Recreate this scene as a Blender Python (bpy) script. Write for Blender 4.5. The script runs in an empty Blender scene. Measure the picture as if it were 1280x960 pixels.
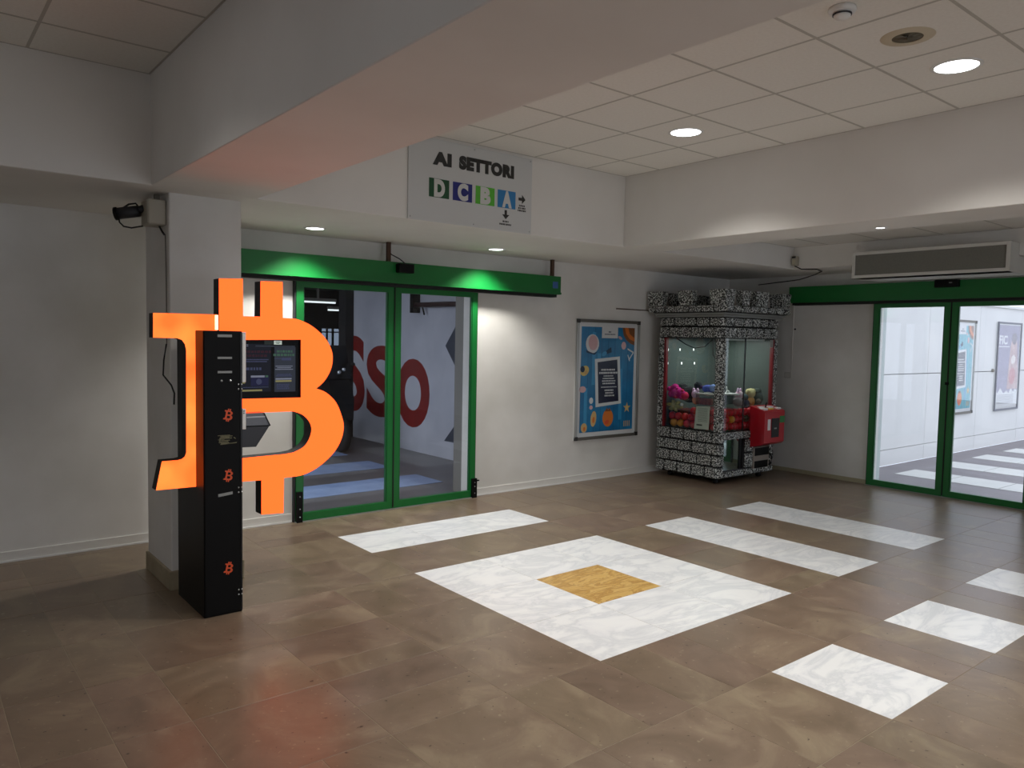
import bpy, bmesh, math, random
from mathutils import Vector, Matrix
random.seed(7)
S = bpy.context.scene
COL = S.collection

# ------------------------------------------------------------------ camera
cam_d = bpy.data.cameras.new('camera'); cam = bpy.data.objects.new('camera', cam_d); COL.objects.link(cam)
cam_d.sensor_fit = 'HORIZONTAL'; cam_d.sensor_width = 36.0; cam_d.lens = 956.43 / 1280 * 36
cam_d.clip_start = 0.05; cam_d.clip_end = 200
_r = Vector((0.77756391, -0.62850087, 0.01951964)); _u = Vector((0.02240586, 0.05871598, 0.99802325)); _f = Vector((0.6284046, 0.77558951, -0.05973754))
cam.matrix_world = Matrix(((_r.x, _u.x, -_f.x, 0), (_r.y, _u.y, -_f.y, 0), (_r.z, _u.z, -_f.z, 1.65), (0, 0, 0, 1)))
S.camera = cam

# ------------------------------------------------------------------ world and exposure
W = bpy.data.worlds.new('sky'); S.world = W; W.use_nodes = True
bg = W.node_tree.nodes['Background']; bg.inputs[0].default_value = (0.82, 0.88, 1.0, 1); bg.inputs[1].default_value = 2.0
S.view_settings.view_transform = 'Standard'; S.view_settings.look = 'None'
S.view_settings.exposure = 0.0; S.view_settings.gamma = 1.0; S.view_settings.use_curve_mapping = False
MAIN_W, SOFFIT_W, LEFT_W, BEAM_W = 84.0, 88.0, 22.0, 5.0     # lamp watts

# ------------------------------------------------------------------ measured layout (metres)
YA, XB = 6.37, 8.98          # back wall and right wall planes
ZC, ZB = 3.15, 2.51          # ceiling and soffit heights
YS = 4.91                    # front face of the back soffit
X1A, X1B = 1.208, 1.84       # first beam
X2A, X2B = 5.27, 5.78        # second beam
XG, ZC2 = 8.14, 2.76         # face over the right door, ceiling between

# ------------------------------------------------------------------ helpers
def lin(c):
    c /= 255.0
    return c / 12.92 if c <= 0.04045 else ((c + 0.055) / 1.055) ** 2.4
def rgb(r, g, b): return (lin(r), lin(g), lin(b), 1.0)

MATS = {}
def mat(name, col=(200, 200, 200), rough=0.5, metal=0.0, spec=0.5, noise=None, bump=0.0, emit=None, estr=0.0, objvar=0.0, coat=0.0):
    """noise = (scale, other colour, amount, detail)"""
    if name in MATS: return MATS[name]
    m = bpy.data.materials.new(name); m.use_nodes = True; MATS[name] = m
    nt = m.node_tree; N = nt.nodes; L = nt.links; b = N['Principled BSDF']
    b.inputs['Base Color'].default_value = rgb(*col); b.inputs['Roughness'].default_value = rough
    b.inputs['Metallic'].default_value = metal; b.inputs['Specular IOR Level'].default_value = spec
    b.inputs['Coat Weight'].default_value = coat
    if emit:
        b.inputs['Emission Color'].default_value = emit; b.inputs['Emission Strength'].default_value = estr
    if noise or bump:
        tc = N.new('ShaderNodeTexCoord'); nz = N.new('ShaderNodeTexNoise')
        L.new(tc.outputs['Object'], nz.inputs['Vector'])
        nz.inputs['Scale'].default_value = noise[0] if noise else 30; nz.inputs['Detail'].default_value = noise[3] if noise and len(noise) > 3 else 4
        if noise:
            mr = N.new('ShaderNodeMapRange'); L.new(nz.outputs['Fac'], mr.inputs[0])
            mr.inputs[1].default_value = 0.35; mr.inputs[2].default_value = 0.7; mr.inputs[4].default_value = noise[2]
            mx = N.new('ShaderNodeMix'); mx.data_type = 'RGBA'
            L.new(mr.outputs[0], mx.inputs[0]); mx.inputs[6].default_value = rgb(*col); mx.inputs[7].default_value = rgb(*noise[1])
            L.new(mx.outputs[2], b.inputs['Base Color'])
        if bump:
            bp = N.new('ShaderNodeBump'); bp.inputs['Strength'].default_value = bump; bp.inputs['Distance'].default_value = 0.01
            L.new(nz.outputs['Fac'], bp.inputs['Height']); L.new(bp.outputs[0], b.inputs['Normal'])
    return m

class MB:
    """collects faces of several materials and becomes ONE mesh object"""
    def __init__(s): s.v = []; s.f = []; s.m = []; s.mats = []; s.sm = []
    def mi(s, m):
        if m not in s.mats: s.mats.append(m)
        return s.mats.index(m)
    def add(s, vs, fs, m, smooth=False):
        o = len(s.v); s.v += [tuple(v) for v in vs]; i = s.mi(m)
        for f in fs: s.f.append([o + k for k in f]); s.m.append(i); s.sm.append(smooth)
        return s
    def box(s, x0, x1, y0, y1, z0, z1, m, ch=0.0):
        if ch <= 0:
            vs = [(x, y, z) for x in (x0, x1) for y in (y0, y1) for z in (z0, z1)]
            fs = [(0, 1, 3, 2), (4, 6, 7, 5), (0, 4, 5, 1), (2, 3, 7, 6), (0, 2, 6, 4), (1, 5, 7, 3)]
            return s.add(vs, fs, m)
        bm = bmesh.new(); bmesh.ops.create_cube(bm, size=1)
        for v in bm.verts: v.co = Vector((x0 + (v.co.x + .5) * (x1 - x0), y0 + (v.co.y + .5) * (y1 - y0), z0 + (v.co.z + .5) * (z1 - z0)))
        bmesh.ops.bevel(bm, geom=bm.edges[:], offset=ch, segments=1, affect='EDGES', profile=.5)
        bm.verts.index_update(); s.add([v.co for v in bm.verts], [[v.index for v in f.verts] for f in bm.faces], m); bm.free(); return s
    def prism(s, pts, axis, d0, d1, m, mside=None):
        """closed outline in the plane across axis, extruded from d0 to d1; x: (y,z), y: (x,z), z: (x,y)"""
        def P(a, b, d): return {'x': (d, a, b), 'y': (a, d, b), 'z': (a, b, d)}[axis]
        n = len(pts); vs = [P(a, b, d0) for a, b in pts] + [P(a, b, d1) for a, b in pts]
        s.add(vs, [list(range(n))[::-1], list(range(n, 2 * n))], m)
        o = len(s.v) - 2 * n; i = s.mi(mside or m)
        for k in range(n): s.f.append([o + k, o + (k + 1) % n, o + n + (k + 1) % n, o + n + k]); s.m.append(i); s.sm.append(False)
        return s
    def tube(s, pts, r, m, seg=8, r2=None):
        pts = [Vector(p) for p in pts]; n = len(pts); rings = []
        for i, p in enumerate(pts):
            t = (pts[min(i + 1, n - 1)] - pts[max(i - 1, 0)]).normalized()
            a = Vector((0, 0, 1)) if abs(t.z) < .9 else Vector((1, 0, 0))
            u = t.cross(a).normalized(); w = t.cross(u); rr = r if r2 is None else r + (r2 - r) * i / (n - 1)
            rings.append([p + u * rr * math.cos(2 * math.pi * k / seg) + w * rr * math.sin(2 * math.pi * k / seg) for k in range(seg)])
        vs = [v for R in rings for v in R]; fs = [[i * seg + k, i * seg + (k + 1) % seg, (i + 1) * seg + (k + 1) % seg, (i + 1) * seg + k] for i in range(n - 1) for k in range(seg)]
        fs += [list(range(seg))[::-1], list(range((n - 1) * seg, n * seg))]
        return s.add(vs, fs, m, True)
    def lathe(s, c, prof, m, seg=28, axis='z', cap=True):
        vs = []
        for r, h in prof:
            for k in range(seg):
                a = 2 * math.pi * k / seg; q = (r * math.cos(a), r * math.sin(a), h)
                if axis == 'y': q = (q[0], q[2], q[1])
                if axis == 'x': q = (q[2], q[0], q[1])
                vs.append((c[0] + q[0], c[1] + q[1], c[2] + q[2]))
        n = len(prof); fs = [[i * seg + k, i * seg + (k + 1) % seg, (i + 1) * seg + (k + 1) % seg, (i + 1) * seg + k] for i in range(n - 1) for k in range(seg)]
        if cap: fs += [list(range(seg))[::-1], list(range((n - 1) * seg, n * seg))]
        return s.add(vs, fs, m, True)
    def ball(s, c, r, m, seg=12, rings=8, sc=(1, 1, 1)):
        bm = bmesh.new(); bmesh.ops.create_uvsphere(bm, u_segments=seg, v_segments=rings, radius=r)
        bm.verts.index_update(); s.add([(c[0] + v.co.x * sc[0], c[1] + v.co.y * sc[1], c[2] + v.co.z * sc[2]) for v in bm.verts], [[v.index for v in f.verts] for f in bm.faces], m, True); bm.free(); return s
    def poly(s, fr, pts, off, m, th=0.0012):
        """thin flat shape on a wall frame"""
        O, U, V, Nn = fr; n = len(pts)
        a = [O + U * x + V * y + Nn * off for x, y in pts]; b = [p + Nn * th for p in a]
        s.add(a + b, [list(range(n))[::-1], list(range(n, 2 * n))] + [[k, (k + 1) % n, n + (k + 1) % n, n + k] for k in range(n)], m); return s
    def rect(s, fr, x0, x1, y0, y1, off, m, th=0.0012): return s.poly(fr, [(x0, y0), (x1, y0), (x1, y1), (x0, y1)], off, m, th)
    def disc(s, fr, x, y, rx, ry, off, m, n=20, th=0.0012, a0=0, a1=2 * math.pi):
        return s.poly(fr, [(x + rx * math.cos(a0 + (a1 - a0) * k / n), y + ry * math.sin(a0 + (a1 - a0) * k / n)) for k in range(n)], off, m, th)
    def build(s, name, parent=None, origin=None):
        o = Vector(origin) if origin is not None else (parent['_o'] if False else Vector((0, 0, 0)))
        base = world_of(parent) if parent else Vector((0, 0, 0))
        org = Vector(origin) if origin is not None else base
        me = bpy.data.meshes.new(name); me.from_pydata([tuple(Vector(v) - org) for v in s.v], [], s.f)
        for m in s.mats: me.materials.append(m)
        me.polygons.foreach_set('material_index', s.m); me.polygons.foreach_set('use_smooth', s.sm)
        bm = bmesh.new(); bm.from_mesh(me); bmesh.ops.recalc_face_normals(bm, faces=bm.faces); bm.to_mesh(me); bm.free()
        ob = bpy.data.objects.new(name, me); COL.objects.link(ob); ob.location = org - base
        if parent: ob.parent = parent
        return ob

def world_of(o):
    p = Vector((0, 0, 0))
    while o: p += o.location; o = o.parent
    return p
def tag(o, label=None, cat=None, group=None, kind=None):
    if label: o['label'] = label
    if cat: o['category'] = cat
    if group: o['group'] = group
    if kind: o['kind'] = kind
    return o
def thing(name, label, cat, loc, group=None):
    o = bpy.data.objects.new(name, None); COL.objects.link(o); o.location = loc; o.empty_display_size = .1
    return tag(o, label, cat, group)
def struct(name, mb, label=None, parent=None):
    o = mb.build(name, parent); tag(o, label, None, None, 'structure'); return o
def share(src, name, loc, parent):
    c = src.copy(); c.name = name; COL.objects.link(c); c.parent = parent; c.location = Vector(loc) - world_of(parent); return c
def dup(root, loc, label=None):
    c = root.copy(); COL.objects.link(c); c.location = loc
    if label: c['label'] = label
    for ch in list(root.children):
        d = ch.copy(); COL.objects.link(d); d.parent = c
        for g in list(ch.children):
            e = g.copy(); COL.objects.link(e); e.parent = d
    return c

def frameA(x, y, z): return (Vector((x, y, z)), Vector((1, 0, 0)), Vector((0, 0, 1)), Vector((0, -1, 0)))     # faces -Y
def frameX(x, y, z): return (Vector((x, y, z)), Vector((0, -1, 0)), Vector((0, 0, 1)), Vector((-1, 0, 0)))    # faces -X
def frameXp(x, y, z): return (Vector((x, y, z)), Vector((0, 1, 0)), Vector((0, 0, 1)), Vector((1, 0, 0)))     # faces +X

def curve_mesh(splines, depth):
    cu = bpy.data.curves.new('c', 'CURVE'); cu.dimensions = '2D'; cu.fill_mode = 'BOTH'; cu.extrude = depth / 2
    for pts in splines:
        sp = cu.splines.new('POLY'); sp.points.add(len(pts) - 1)
        for q, p in zip(sp.points, pts): q.co = (p[0], p[1], 0, 1)
        sp.use_cyclic_u = True
    ob = bpy.data.objects.new('c', cu); me = bpy.data.meshes.new_from_object(ob)
    bpy.data.objects.remove(ob); bpy.data.curves.remove(cu); return me
def text_raw(s, bold=0.0, depth=0.02, spacing=1.0):
    cu = bpy.data.curves.new('t', 'FONT'); cu.body = s; cu.size = 1; cu.extrude = depth / 2; cu.offset = bold; cu.space_character = spacing; cu.fill_mode = 'BOTH'; cu.resolution_u = 6
    ob = bpy.data.objects.new('t', cu); me = bpy.data.meshes.new_from_object(ob)
    bpy.data.objects.remove(ob); bpy.data.curves.remove(cu); return me
def lay(me, name, fr, rect, off, th, m, parent, rot=0.0):
    """fits a flat mesh (text or outline) into rect = (x0, x1, y0, y1) on a wall frame"""
    xs = [v.co.x for v in me.vertices]; ys = [v.co.y for v in me.vertices]; zs = [v.co.z for v in me.vertices]
    ax, bx, ay, by, az, bz = min(xs), max(xs), min(ys), max(ys), min(zs), max(zs)
    O, U, V, Nn = fr; base = world_of(parent)
    cx, cy = (rect[0] + rect[1]) / 2, (rect[2] + rect[3]) / 2; ca, sa = math.cos(rot), math.sin(rot)
    for v in me.vertices:
        x = rect[0] + (v.co.x - ax) / (bx - ax) * (rect[1] - rect[0]); y = rect[2] + (v.co.y - ay) / (by - ay) * (rect[3] - rect[2])
        z = (v.co.z - az) / max(bz - az, 1e-6) * th + off
        x, y = cx + (x - cx) * ca - (y - cy) * sa, cy + (x - cx) * sa + (y - cy) * ca
        v.co = O + U * x + V * y + Nn * z - base
    me.materials.clear(); me.materials.append(m)
    ob = bpy.data.objects.new(name, me); COL.objects.link(ob); ob.parent = parent; return ob

# ------------------------------------------------------------------ materials
def wall_paint(name, col, stain):
    m = mat(name, col, .75, noise=(1.5, stain, .8, 7), bump=.06); return m
WALL = wall_paint('wall_paint', (228, 226, 221), (204, 201, 193))
CEILW = wall_paint('beam_paint', (224, 221, 215), (214, 210, 203))
PANEL = mat('mineral_ceiling_panel', (230, 227, 219), .9, noise=(55, (216, 212, 203), .35, 3))
GRID = mat('ceiling_grid_metal', (182, 178, 168), .6)
GREEN = mat('green_door_paint', (10, 108, 44), .38, noise=(3, (8, 96, 38), .5))
GREEN_D = mat('green_door_profile', (18, 92, 44), .35)
BLACK = mat('black_paint', (9, 9, 10), .45, spec=.16)
BLACKM = mat('black_rubber', (14, 14, 14), .7)
DARK = mat('dark_plastic', (38, 38, 42), .5)
GREY = mat('grey_plastic', (140, 138, 130), .55)
GREYL = mat('label_plate', (150, 152, 150), .4)
WHITE = mat('white_plastic', (225, 225, 222), .4)
CREAM = mat('cream_plastic', (168, 162, 146), .55)
STEEL = mat('bolt_steel', (170, 172, 172), .3, .9)
ALU = mat('aluminium_frame', (170, 170, 166), .4, .6)
CAPB = mat('frame_corner', (46, 44, 42), .5)
SKIRT = mat('skirting_white', (226, 224, 218), .5)
SKIRTT = mat('skirting_tan', (168, 156, 130), .6, noise=(8, (140, 128, 104), .7))
RUST = mat('rusty_rod', (80, 58, 44), .8)
CABLE = mat('black_cable', (20, 20, 20), .6)
PLASTER = mat('cable_duct', (214, 211, 204), .7)

def floor_stone():
    m = bpy.data.materials.new('brown_floor_stone'); m.use_nodes = True; nt = m.node_tree; N = nt.nodes; L = nt.links; b = N['Principled BSDF']
    tc = N.new('ShaderNodeTexCoord'); oi = N.new('ShaderNodeObjectInfo'); geo = N.new('ShaderNodeNewGeometry')
    ad = N.new('ShaderNodeVectorMath'); ad.operation = 'ADD'; cb = N.new('ShaderNodeCombineXYZ'); mu = N.new('ShaderNodeMath'); mu.operation = 'MULTIPLY'; mu.inputs[1].default_value = 37.0
    L.new(oi.outputs['Random'], mu.inputs[0]); L.new(mu.outputs[0], cb.inputs[0]); L.new(mu.outputs[0], cb.inputs[2])
    L.new(tc.outputs['Object'], ad.inputs[0]); L.new(cb.outputs[0], ad.inputs[1])
    n1 = N.new('ShaderNodeTexNoise'); n1.inputs['Scale'].default_value = 2.6; n1.inputs['Detail'].default_value = 7; n1.inputs['Roughness'].default_value = .62; n1.inputs['Distortion'].default_value = 1.2
    L.new(ad.outputs[0], n1.inputs['Vector'])
    r1 = N.new('ShaderNodeValToRGB'); r1.color_ramp.elements[0].position = .3; r1.color_ramp.elements[0].color = rgb(110, 94, 77); r1.color_ramp.elements[1].position = .72; r1.color_ramp.elements[1].color = rgb(145, 129, 106)
    e = r1.color_ramp.elements.new(.52); e.color = rgb(125, 107, 89)
    L.new(n1.outputs['Fac'], r1.inputs[0])
    hs = N.new('ShaderNodeHueSaturation'); L.new(r1.outputs[0], hs.inputs['Color'])
    mr = N.new('ShaderNodeMapRange'); L.new(oi.outputs['Random'], mr.inputs[0]); mr.inputs[3].default_value = .92; mr.inputs[4].default_value = 1.07; L.new(mr.outputs[0], hs.inputs['Value'])
    m2 = N.new('ShaderNodeMath'); m2.operation = 'MULTIPLY'; m2.inputs[1].default_value = 7.31; fr = N.new('ShaderNodeMath'); fr.operation = 'FRACT'; L.new(oi.outputs['Random'], m2.inputs[0]); L.new(m2.outputs[0], fr.inputs[0])
    mr2 = N.new('ShaderNodeMapRange'); L.new(fr.outputs[0], mr2.inputs[0]); mr2.inputs[3].default_value = .49; mr2.inputs[4].default_value = .508; L.new(mr2.outputs[0], hs.inputs['Hue'])
    # pits: small dark specks and pale scratches
    n2 = N.new('ShaderNodeTexNoise'); n2.inputs['Scale'].default_value = 34; n2.inputs['Detail'].default_value = 3; L.new(ad.outputs[0], n2.inputs['Vector'])
    mp = N.new('ShaderNodeMapRange'); L.new(n2.outputs['Fac'], mp.inputs[0]); mp.inputs[1].default_value = .69; mp.inputs[2].default_value = .75
    mx = N.new('ShaderNodeMix'); mx.data_type = 'RGBA'; L.new(mp.outputs[0], mx.inputs[0]); L.new(hs.outputs[0], mx.inputs[6]); mx.inputs[7].default_value = rgb(66, 52, 42)
    mq = N.new('ShaderNodeMapRange'); L.new(n2.outputs['Fac'], mq.inputs[0]); mq.inputs[1].default_value = .33; mq.inputs[2].default_value = .27; mq.inputs[4].default_value = .55
    my = N.new('ShaderNodeMix'); my.data_type = 'RGBA'; L.new(mq.outputs[0], my.inputs[0]); L.new(mx.outputs[2], my.inputs[6]); my.inputs[7].default_value = rgb(160, 148, 124)
    L.new(my.outputs[2], b.inputs['Base Color'])
    rr = N.new('ShaderNodeMapRange'); L.new(n1.outputs['Fac'], rr.inputs[0]); rr.inputs[3].default_value = .22; rr.inputs[4].default_value = .42; L.new(rr.outputs[0], b.inputs['Roughness'])
    b.inputs['Specular IOR Level'].default_value = .42
    bp = N.new('ShaderNodeBump'); bp.inputs['Strength'].default_value = .05; bp.inputs['Distance'].default_value = .01; L.new(n1.outputs['Fac'], bp.inputs['Height']); L.new(bp.outputs[0], b.inputs['Normal'])
    return m
STONE = floor_stone()
def veined(name, base, vein, base2, scale, rough=.25, amount=.55, stretch=(1, 1, 1)):
    m = bpy.data.materials.new(name); m.use_nodes = True; nt = m.node_tree; N = nt.nodes; L = nt.links; b = N['Principled BSDF']
    tc = N.new('ShaderNodeTexCoord'); oi = N.new('ShaderNodeObjectInfo'); ad = N.new('ShaderNodeVectorMath'); ad.operation = 'ADD'
    mu = N.new('ShaderNodeMath'); mu.operation = 'MULTIPLY'; mu.inputs[1].default_value = 53.0; L.new(oi.outputs['Random'], mu.inputs[0])
    cb = N.new('ShaderNodeCombineXYZ'); L.new(mu.outputs[0], cb.inputs[0]); L.new(mu.outputs[0], cb.inputs[2])
    mp = N.new('ShaderNodeMapping'); mp.inputs['Scale'].default_value = stretch; mp.inputs['Rotation'].default_value = (0, 0, .7); L.new(tc.outputs['Object'], mp.inputs[0])
    L.new(mp.outputs[0], ad.inputs[0]); L.new(cb.outputs[0], ad.inputs[1])
    n = N.new('ShaderNodeTexNoise'); n.inputs['Scale'].default_value = scale; n.inputs['Detail'].default_value = 8; n.inputs['Distortion'].default_value = 2.2; n.inputs['Roughness'].default_value = .6; L.new(ad.outputs[0], n.inputs['Vector'])
    rp = N.new('ShaderNodeValToRGB'); el = rp.color_ramp.elements; el[0].position = .38; el[0].color = rgb(*base); el[1].position = .60; el[1].color = rgb(*base)
    e = el.new(.5); e.color = [x * (1 - amount) + y * amount for x, y in zip(rgb(*base), rgb(*vein))]; e = el.new(.46); e.color = rgb(*base2)
    L.new(n.outputs['Fac'], rp.inputs[0]); L.new(rp.outputs[0], b.inputs['Base Color']); b.inputs['Roughness'].default_value = rough; return m
MARBLE = veined('white_marble', (240, 241, 240), (182, 187, 194), (232, 233, 234), 1.3, .3, .42, (1, 2.2, 1))
YMARBLE = veined('yellow_marble', (208, 170, 98), (158, 112, 50), (214, 178, 108), 2.4, .28, .7, (1, 4, 1))

def granite(name):
    m = bpy.data.materials.new(name); m.use_nodes = True; nt = m.node_tree; N = nt.nodes; L = nt.links; b = N['Principled BSDF']
    tc = N.new('ShaderNodeTexCoord'); n = N.new('ShaderNodeTexNoise'); n.inputs['Scale'].default_value = 64; n.inputs['Detail'].default_value = 3; n.inputs['Roughness'].default_value = .55
    oi = N.new('ShaderNodeObjectInfo'); ad = N.new('ShaderNodeVectorMath'); ad.operation = 'ADD'; mu = N.new('ShaderNodeMath'); mu.operation = 'MULTIPLY'; mu.inputs[1].default_value = 19.0
    L.new(oi.outputs['Random'], mu.inputs[0]); cb = N.new('ShaderNodeCombineXYZ'); L.new(mu.outputs[0], cb.inputs[1]); L.new(tc.outputs['Object'], ad.inputs[0]); L.new(cb.outputs[0], ad.inputs[1])
    L.new(ad.outputs[0], n.inputs['Vector'])
    rp = N.new('ShaderNodeValToRGB'); el = rp.color_ramp.elements; el[0].position = .47; el[0].color = rgb(30, 31, 30); el[1].position = .58; el[1].color = rgb(214, 218, 214)
    e = el.new(.52); e.color = rgb(120, 123, 120)
    L.new(n.outputs['Fac'], rp.inputs[0]); L.new(rp.outputs[0], b.inputs['Base Color']); b.inputs['Roughness'].default_value = .55; return m
GRANITE = granite('speckled_granite_print')

def glass(name, tint=(1, 1, 1), refl=1.0, rough=0.0):
    m = bpy.data.materials.new(name); m.use_nodes = True; nt = m.node_tree; N = nt.nodes; L = nt.links; N.remove(N['Principled BSDF'])
    out = N['Material Output']; t = N.new('ShaderNodeBsdfTransparent'); t.inputs[0].default_value = (*tint, 1); g = N.new('ShaderNodeBsdfGlossy'); g.inputs['Roughness'].default_value = rough
    f = N.new('ShaderNodeFresnel'); ge = N.new('ShaderNodeNewGeometry'); ir = N.new('ShaderNodeMapRange'); L.new(ge.outputs['Backfacing'], ir.inputs[0]); ir.inputs[3].default_value = 1.45; ir.inputs[4].default_value = 1 / 1.45; L.new(ir.outputs[0], f.inputs['IOR']); k = N.new('ShaderNodeMath'); k.operation = 'MULTIPLY'; k.inputs[1].default_value = refl
    mx = N.new('ShaderNodeMixShader'); L.new(f.outputs[0], k.inputs[0]); L.new(k.outputs[0], mx.inputs[0]); L.new(t.outputs[0], mx.inputs[1]); L.new(g.outputs[0], mx.inputs[2]); L.new(mx.outputs[0], out.inputs[0]); return m
GLASS = glass('door_glass', (.95, .96, .97))
GLASSC = glass('cabinet_glass', (.86, .90, .89), 1.0)

def lightbox(name, c, s):
    m = bpy.data.materials.new(name); m.use_nodes = True; nt = m.node_tree; N = nt.nodes; b = N['Principled BSDF']
    b.inputs['Base Color'].default_value = rgb(190, 70, 14); b.inputs['Roughness'].default_value = .45; b.inputs['Specular IOR Level'].default_value = .2
    b.inputs['Emission Color'].default_value = (*c, 1); b.inputs['Emission Strength'].default_value = s; return m
ORANGE = lightbox('orange_lightbox_face', (1.0, .092, .014), 2.3)
ORANGE2 = lightbox('orange_lightbox_face_warm', (1.0, .14, .022), 2.2)
def _uneven():
    nt = ORANGE2.node_tree; N = nt.nodes; L = nt.links; tc = N.new('ShaderNodeTexCoord'); n = N.new('ShaderNodeTexNoise'); n.inputs['Scale'].default_value = 5; n.inputs['Detail'].default_value = 1
    mx = N.new('ShaderNodeMix'); mx.data_type = 'RGBA'; mx.inputs[6].default_value = (1, .092, .014, 1); mx.inputs[7].default_value = (1, .165, .028, 1)
    mr = N.new('ShaderNodeMapRange'); mr.inputs[1].default_value = .4; mr.inputs[2].default_value = .7
    L.new(tc.outputs['Object'], n.inputs['Vector']); L.new(n.outputs['Fac'], mr.inputs[0]); L.new(mr.outputs[0], mx.inputs[0]); L.new(mx.outputs[2], N['Principled BSDF'].inputs['Emission Color'])
_uneven()
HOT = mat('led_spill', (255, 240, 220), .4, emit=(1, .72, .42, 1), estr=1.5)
LOGO = mat('orange_logo', (226, 88, 44), .5)
LAMP = mat('lamp_diffuser', (255, 255, 255), .5, emit=(.95, .98, 1, 1), estr=7.0)

# ------------------------------------------------------------------ floor
mb = MB()
mb.box(-3.2, 9.18, -4.2, 6.57, -.2, -.02, mat('floor_bed', (120, 108, 90), .7))
mb.box(-.28, 8.98, .88, 6.37, -.02, -.0012, mat('floor_grout', (150, 138, 116), .6))
mb.box(-3.2, -.28, -4.2, 6.57, -.02, 0, STONE); mb.box(-.28, 9.18, -4.2, .88, -.02, 0, STONE)
floor = struct('floor', mb, 'polished brown stone floor with white marble inlays')
XE = [-.275, .04, .34, .655, .955, 1.57, 2.185, 2.798, 3.402, 3.998, 4.598, 5.207, 5.81, 6.41, 7.0, 7.6, 8.2, 8.78, 8.98]
YE = [.88, 1.481, 2.082, 2.686, 3.294, 3.893, 4.495, 5.105, 5.68, 6.27, 6.37]
INLAY = [(2.798, 4.598, 2.686, 4.495, 'square'), (2.798, 4.598, 5.105, 5.68, 'x'), (5.207, 5.81, 2.686, 4.495, 'y'), (6.41, 7.0, 2.686, 4.495, 'y'),
         (3.402, 3.998, 1.481, 2.082, 'one'), (4.598, 5.207, 1.481, 2.082, 'one'), (5.81, 6.41, 1.481, 2.082, 'one')]
def inlaid(x, y): return any(a < x < b and c < y < d for a, b, c, d, _ in INLAY)
G = .0014
tile_cache = {}
def tile(name, x0, x1, y0, y1, m, parent, top=0.0):
    w, h = round(x1 - x0, 3), round(y1 - y0, 3); key = (w, h, m.name)
    if key not in tile_cache:
        t = MB().box(-w / 2 + G, w / 2 - G, -h / 2 + G, h / 2 - G, -.019, 0, m, .0008)
        tile_cache[key] = t.build(name, parent, (0, 0, 0)); o = tile_cache[key]; o.location = Vector(((x0 + x1) / 2, (y0 + y1) / 2, top)) - world_of(parent); return o
    return share(tile_cache[key], name, ((x0 + x1) / 2, (y0 + y1) / 2, top), parent)
rt = random.Random(11)
for i in range(len(XE) - 1):
    for j in range(len(YE) - 1):
        x0, x1, y0, y1 = XE[i], XE[i + 1], YE[j], YE[j + 1]; cx, cy = (x0 + x1) / 2, (y0 + y1) / 2
        if inlaid(cx, cy):
            if abs(cx - 3.7) < .1 and abs(cy - 3.59) < .1: tile('marble_slab', x0, x1, y0, y1, YMARBLE, floor)['label'] = 'golden yellow marble centre slab'
            else: tile('marble_slab', x0, x1, y0, y1, MARBLE, floor)
        elif x1 - x0 > .5 and rt.random() < .3:
            tile('floor_tile', x0, cx, y0, y1, STONE, floor); tile('floor_tile', cx, x1, y0, y1, STONE, floor)
        elif y1 - y0 > .5 and rt.random() < .3:
            ym = y0 + (y1 - y0) * rt.choice((.35, .5, .65))
            tile('floor_tile', x0, x1, y0, ym, STONE, floor); tile('floor_tile', x0, x1, ym, y1, STONE, floor)
        else: tile('floor_tile', x0, x1, y0, y1, STONE, floor)

# ------------------------------------------------------------------ walls
mb = MB()
mb.box(-3.2, 2.70, YA, YA + .2, 0, 3.3, WALL); mb.box(4.655, 9.18, YA, YA + .2, 0, 3.3, WALL); mb.box(2.70, 4.655, YA, YA + .2, 2.135, 3.3, WALL)
wall_back = struct('wall_back', mb, 'long off-white wall with the left green glass door')
mb = MB()
mb.box(XB, XB + .2, 4.33, YA, 0, 3.3, WALL); mb.box(XB, XB + .2, -4.2, 2.62, 0, 3.3, WALL); mb.box(XB, XB + .2, 2.62, 4.33, 2.17, 3.3, WALL)
wall_right = struct('wall_right', mb, 'off-white wall with the right green glass door')
struct('wall_left', MB().box(-3.2, -3.0, .8, YA, 0, 3.3, WALL).box(-3.2, -3.0, -4.2, -1.9, 0, 3.3, WALL).box(-3.2, -3.0, -1.9, .8, 2.15, 3.3, WALL), 'unseen wall left of the camera with an added glazed entrance')
struct('wall_front', MB().box(-3.0, -2.4, -4.2, -4.0, 0, 3.3, WALL).box(6.6, XB, -4.2, -4.0, 0, 3.3, WALL).box(-2.4, 1.4, -4.2, -4.0, 0, 3.3, WALL).box(1.4, 6.6, -4.2, -4.0, 2.35, 3.3, WALL), 'unseen wall behind the camera with an added glazed entrance')
w2 = struct('window_added_left', MB().box(-3.13, -3.07, -1.9, .8, 0, .07, GREEN), 'unseen glazed entrance added left of the camera for soft daylight'); w3 = struct('window_added_rear', MB().box(1.4, 6.6, -4.13, -4.07, 0, .07, GREEN), 'unseen glazed entrance added behind the camera for soft daylight')  # out-of-view glazed openings, added to let in soft daylight
for k in range(3): MB().box(-3.13, -3.07, -1.9 + 1.32 * k, -1.84 + 1.32 * k, .07, 2.15, GREEN).build('mullion', w2, (-3.1, -1.87 + 1.32 * k, .07))
for k in range(5): MB().box(1.4 + 1.285 * k, 1.46 + 1.285 * k, -4.13, -4.07, .07, 2.35, GREEN).build('mullion', w3, (1.43 + 1.285 * k, -4.1, .07))
mb = MB()
for x0, x1 in ((-3.0, 2.69), (4.665, 8.98)):
    mb.box(x0, x1, YA - .012, YA, 0, .075, SKIRT); mb.box(x0, x1, YA - .02, YA, 0, .012, WHITE)
struct('baseboard_back', mb)
mb = MB(); SK2 = mat('skirting_cream', (176, 168, 140), .6)
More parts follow.
